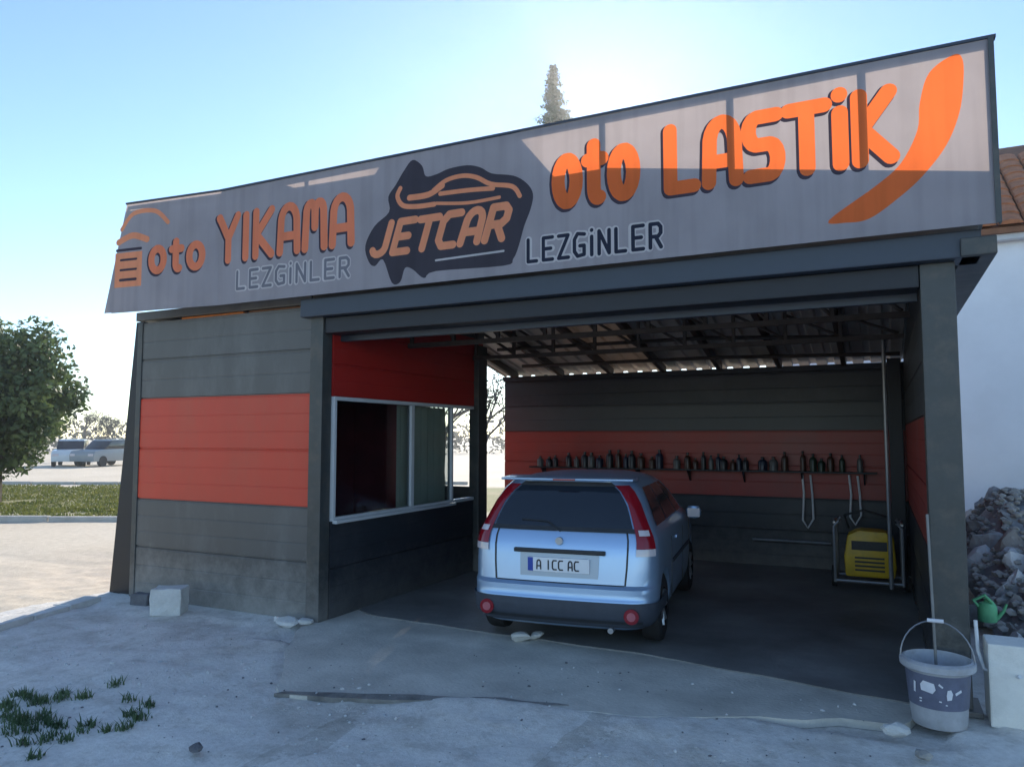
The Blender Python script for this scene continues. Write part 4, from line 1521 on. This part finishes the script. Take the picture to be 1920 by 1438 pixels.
for i, (x, y, s, lb) in enumerate(spots):
    me = stone_mesh(30 + i, .5, 2, .6)
    me.materials.append(MATS['stone_dark' if 'dark' in lb else ('stone_warm' if 'brown' in lb else 'block_white')])
    o = bpy.data.objects.new('stone', me)
    o.location = (x, y, max(.02, gz(x, y)) + s * .2)
    o.scale = (s * 2.2, s * 1.6, s * 1.6)
    o.rotation_euler = (.2, .1, i * 1.1)
    col.objects.link(o)
    tag(o, lb, 'stone')

# gravel and crumbs in the yard
ico = bmesh.new()
bmesh.ops.create_icosphere(ico, subdivisions=1, radius=1)
iv = [v.co.copy() for v in ico.verts]
iff = [[v.index for v in f.verts] for f in ico.faces]
ico.free()
for nm_, mname, cntp, smin, smax, seed in (('gravel', 'stone_pale', 1500, .003, .014, 1), ('grit', 'stone_dark', 500, .003, .010, 2)):
    r1 = random.Random(seed)
    b = B()
    k = 0
    while k < cntp:
        dpt = 2.2 + 5 * r1.random() ** 1.5
        lt = r1.uniform(-.75, .75) * dpt
        q = polar(dpt, lt)
        if noise.noise((q.x * .9, q.y * .9, seed * 5)) + r1.uniform(-.35, .35) < .05: continue
        if q.y > 5.5 or q.x > 1.1: continue
        s = smin + (smax - smin) * r1.random() ** 3
        z0 = max(gz(q.x, q.y), .003) if inside_apron(q.x, q.y) > 0 else gz(q.x, q.y)
        sx, sy, sz = s * r1.uniform(.8, 1.6), s * r1.uniform(.8, 1.4), s * r1.uniform(.5, .9)
        a = r1.uniform(0, 6)
        ca, sa = cos(a), sin(a)
        vv = []
        for v in iv:
            x, y, z = v.x * sx * r1.uniform(.75, 1.15), v.y * sy * r1.uniform(.75, 1.15), v.z * sz
            vv.append((q.x + x * ca - y * sa, q.y + x * sa + y * ca, z0 + z + sz * .5))
        b.add(vv, iff)
        k += 1
    o = b.build(nm_, mname, recalc=False)
    tag(o, 'loose %s scattered over the dusty yard' % ('pale gravel' if mname == 'stone_pale' else 'dark grit'), nm_, kind='stuff')

b = B()
r1 = random.Random(77)
for k in range(1600):
    x, y = r1.uniform(.75, 2.9), r1.uniform(6.2, 12.0)
    h = max(0, 1.1 - .24 * abs(y - 10.4)) * min(1, (x - .3) / .9)
    sz = r1.uniform(.012, .055)
    b.add([(x + v.x * sz * r1.uniform(.7, 1.3), y + v.y * sz * r1.uniform(.7, 1.2), h + .03 + r1.uniform(-.05, .1) * 0 + v.z * sz * .7) for v in iv], iff)
tag(b.build('fine_rubble', 'stone_warm', heap, recalc=False), kind='stuff')


def blades(name, mname, spots_, hmin, hmax, w, label, cat, kind=None, origin=None, seed=1, lean=.5):
    r1 = random.Random(seed)
    b = B()
    for x, y in spots_:
        z = gz(x, y) - .01
        h = r1.uniform(hmin, hmax)
        a = r1.uniform(0, 2 * pi)
        l = r1.uniform(.1, lean) * h
        dx, dy = cos(a) * l, sin(a) * l
        px, py = -sin(a) * w, cos(a) * w
        b.add([(x - px, y - py, z), (x + px, y + py, z), (x + dx * .4 + px * .8, y + dy * .4 + py * .8, z + h * .6), (x + dx * .4 - px * .8, y + dy * .4 - py * .8, z + h * .6), (x + dx, y + dy, z + h)],
              [(0, 1, 2, 3), (3, 2, 4)])
    o = b.build(name, mname, recalc=False, origin=origin)
    return tag(o, label, cat, kind=kind)


rw = random.Random(8)
for i, (cx, cy, rr_, n, lb) in enumerate(((-4.62, 2.80, .55, 520, 'dark green weeds growing at the bottom left corner of the yard'), (-4.35, 2.95, .28, 160, 'small sparse weed tuft right of the corner weeds'), (-4.95, 3.12, .4, 240, 'low weed tuft at the left picture edge behind the corner weeds'))):
    sp_ = []
    for _ in range(n // 20):
        tx, ty = cx + rw.gauss(0, rr_ * .5), cy + rw.gauss(0, rr_ * .45)
        sp_ += [(tx + rw.gauss(0, .025), ty + rw.gauss(0, .025)) for _ in range(rw.randint(20, 70))]
    blades('weed_clump', 'weed', sp_, .015, .075, .0045, lb, 'weeds', kind='stuff', origin=(cx, cy, 0), seed=i, lean=1.1)
gs = []
for _ in range(16000):
    dpt = rw.uniform(16.5, 27)
    q = polar(dpt, rw.uniform(-.72, -.42) * dpt)
    if noise.noise((q.x * .5, q.y * .5, 2)) > -.45: gs.append((q.x, q.y))
blades('grass_strip', 'grass', gs, .03, .09, .02, 'strip of dry yellow green grass beside the sandy road', 'grass', kind='stuff', seed=4)


# ------------------------------------------------------------------ trees
def leaves(b, c, r, n, size, rnd, flat=1.0):
    for _ in range(n):
        d = Vector((rnd.gauss(0, 1), rnd.gauss(0, 1), rnd.gauss(0, 1))).normalized()
        q = Vector(c) + Vector((d.x, d.y, d.z * flat)) * r * rnd.random() ** .45
        s = size * rnd.uniform(.6, 1.3)
        u = Vector((rnd.gauss(0, 1), rnd.gauss(0, 1), rnd.gauss(0, 1))).normalized()
        w = u.cross(d)
        if w.length < .05: continue
        w.normalize()
        b.add([q - u * s * .5, q + w * s * .28, q + u * s * .5, q - w * s * .28], [(0, 1, 2, 3)])


def round_tree(loc, h, rad, trunk_h, label, cat='tree', n=60, per=150, size=.13, seed=1, mname='leaf_dark', group=None):
    rnd = random.Random(seed)
    x, y = loc
    t = empty('round_tree', (x, y, 0), label=label, cat=cat, group=group)
    tr = B().tube([(x, y, -.1), (x + .05, y, trunk_h * .6), (x - .03, y + .04, trunk_h * 1.3), (x, y, h * .6)], [.17, .14, .12, .05], 9)
    cz = trunk_h + (h - trunk_h) * .5
    for k in range(7):
        a = k * 2.4
        tr.tube([(x, y, trunk_h * 1.1), (x + cos(a) * rad * .4, y + sin(a) * rad * .4, cz - .3), (x + cos(a) * rad * .75, y + sin(a) * rad * .75, cz + .4 * sin(k))], [.07, .045, .015], 6)
    tr.build('trunk', 'bark', t, smooth=True)
    cb_ = B()
    for k in range(n):
        d = Vector((rnd.gauss(0, 1), rnd.gauss(0, 1), rnd.gauss(0, 1))).normalized()
        e = rnd.random() ** .4
        c_ = (x + d.x * rad * e * .9, y + d.y * rad * e * .9, cz + d.z * (h - trunk_h) * .46 * e)
        leaves(cb_, c_, rad * rnd.uniform(.2, .34), per, size, rnd)
    cb_.build('crown', mname, t, recalc=False)
    return t


q = polar(20, -13.75)
round_tree((q.x, q.y), 5.0, 2.05, .75, 'dense dark round tree beside the sandy road at the left', n=150, per=210, size=.17, seed=3)


def conifer(loc, h, rad, label, seed=1, group=None, lo=.1):
    rnd = random.Random(seed)
    x, y = loc
    t = empty('conifer_tree', (x, y, 0), label=label, cat='tree', group=group)
    B().tube([(x, y, -.2), (x, y, h * .5), (x, y, h * .98)], [rad * .16, rad * .08, .015], 8).build('trunk', 'bark', t, smooth=True)
    cb_ = B()
    z = h * lo
    while z < h * .985:
        f = 1 - z / h
        rr_ = rad * f + .03
        for k in range(7):
            a = rnd.uniform(0, 2 * pi)
            ln = rr_ * rnd.uniform(.55, 1.1)
            for j in range(5):
                tt = (j + .6) / 5
                c_ = (x + cos(a) * ln * tt, y + sin(a) * ln * tt, z + .25 * ln * tt * tt - .1 * ln * tt)
                leaves(cb_, c_, min(.3, .05 + .22 * rr_), 9, min(.2, .07 + .13 * rr_), rnd, .7)
        z += .13 + .25 * f
    cb_.build('crown', 'leaf_conifer', t, recalc=False)
    return t


q = polar(23, 1.32)
conifer((q.x, q.y), 13.75, 3.3, 'slender pointed conifer rising behind the sign', seed=6, lo=.35)


def bare_tree(loc, h, label, seed=1, group=None, mname='leaf_grey', twig=900):
    rnd = random.Random(seed)
    x, y = loc
    t = empty('bare_tree', (x, y, 0), label=label, cat='tree', group=group)
    b = B()
    tips = []

    def grow(p, d, l, r, lev):
        q_ = p + d * l
        b.tube([p, (p + q_) / 2 + Vector((rnd.gauss(0, .03), rnd.gauss(0, .03), 0)) * l, q_], [r, r * .85, r * .65], 5 if lev else 7)
        if lev >= 4:
            tips.append(q_)
            return
        for _ in range(3 if lev < 3 else 2):
            nd = (d + Vector((rnd.gauss(0, .45), rnd.gauss(0, .45), rnd.gauss(.12, .25)))).normalized()
            grow(q_, nd, l * rnd.uniform(.62, .8), r * .6, lev + 1)
        tips.append(q_)
    grow(Vector((x, y, -.1)), Vector((0, 0, 1)), h * .28, h * .022, 0)
    b.build('trunk', 'bark_grey', t)
    cb_ = B()
    for tp in tips:
        leaves(cb_, tp, h * .06, max(2, twig // len(tips)), h * .022, rnd)
    cb_.build('crown', mname, t, recalc=False)
    return t


far = [(52, -25.6, 4.6, 'first'), (55, -29.0, 4.2, ''), (50, -27.2, 3.6, ''), (58, -33, 5.0, ''), (48, -31.5, 3.4, '')]
names = ['bare grey tree in the far distance, nearest to the office wall', 'bare grey tree in the far distance above the parked cars', 'small bare tree in the far distance between the parked cars', 'tall bare tree in the far distance behind the round tree', 'low bare tree in the far distance left of the parked cars']
for i, (d, l, h, _) in enumerate(far):
    q = polar(d, l)
    bare_tree((q.x, q.y), h, names[i], seed=40 + i, group='distant trees across the road', twig=1300)
for i, (d, l, h, lb) in enumerate(((19, -.85, 4.2, 'bare tree seen through the rear gap beside the office'), (24, -2.2, 5.0, 'bare tree seen through the office window opening'))):
    q = polar(d, l)
    bare_tree((q.x, q.y), h, lb, seed=60 + i, group='trees behind the office', twig=500)

# distant scrub line on the horizon
sb = B()
rs = random.Random(9)
for k in range(260):
    l = rs.uniform(-80, 80)
    q = polar(rs.uniform(72, 95), l)
    hh = rs.uniform(2.2, 4.6)
    leaves(sb, (q.x, q.y, hh * .45), hh * .8, 60, .6, rs, .8)
tag(sb.build('distant_scrub', 'leaf_grey', recalc=False), 'grey hazy scrub and trees along the far horizon', 'scrub', kind='stuff')


# ------------------------------------------------------------------ parked cars far left
def far_car(loc, rz, label, m):
    c0 = empty('parked_car', (loc.x, loc.y, 0), rz, label=label, cat='car', group='cars parked across the road')
    B().prism([(-2.0, .3), (2.0, .3), (2.05, .7), (1.9, .92), (1.1, 1.0), (-1.9, 1.02), (-2.05, .7)], -.82, .82).build('body', m, c0, bevel=.06, smooth=True, local=True)
    B().prism([(-1.75, 1.0), (1.05, 1.0), (.45, 1.5), (-1.35, 1.52)], -.70, .70).build('cabin', 'car_glass', c0, bevel=.05, smooth=True, local=True)
    B().prism([(-1.38, 1.5), (.5, 1.48), (.35, 1.56), (-1.2, 1.58)], -.66, .66).build('roof', m, c0, bevel=.02, local=True)
    for sx in (-1.3, 1.3):
        for sy in (-.76, .76):
            B().cyl((sx, sy - .09, .31), (sx, sy + .09, .31), .31, n=18).build('wheel', 'rubber', c0, smooth=True, local=True)
    for sy in (-.6, .6):
        B().box(1.98, 2.06, sy - .16, sy + .16, .62, .76).build('headlight', 'lamp_clear', c0, bevel=.02, local=True)


q = polar(45, -26.4)
far_car(q, radians(-40), 'white car parked far off across the road, left of the pair', 'van_white')
q = polar(45, -24.3)
far_car(q, radians(-75), 'grey car parked far off across the road, beside the office wall', 'car_far_grey')

# ------------------------------------------------------------------ thin haze in the air
hm_ = bpy.data.materials.new('haze')
hm_.use_nodes = True
ht = hm_.node_tree
for n_ in list(ht.nodes):
    ht.nodes.remove(n_)
pv = ht.nodes.new('ShaderNodeVolumePrincipled')
pv.inputs['Color'].default_value = (.93, .95, 1, 1)
pv.inputs['Density'].default_value = .0012
pv.inputs['Anisotropy'].default_value = .76
ho = ht.nodes.new('ShaderNodeOutputMaterial')
ht.links.new(pv.outputs[0], ho.inputs['Volume'])
MATS['haze'] = hm_
tag(B().box(-125, 125, -40, 130, -1.2, 15.0).build('haze', 'haze'), 'thin pale haze in the air over the whole place', 'haze', kind='stuff')
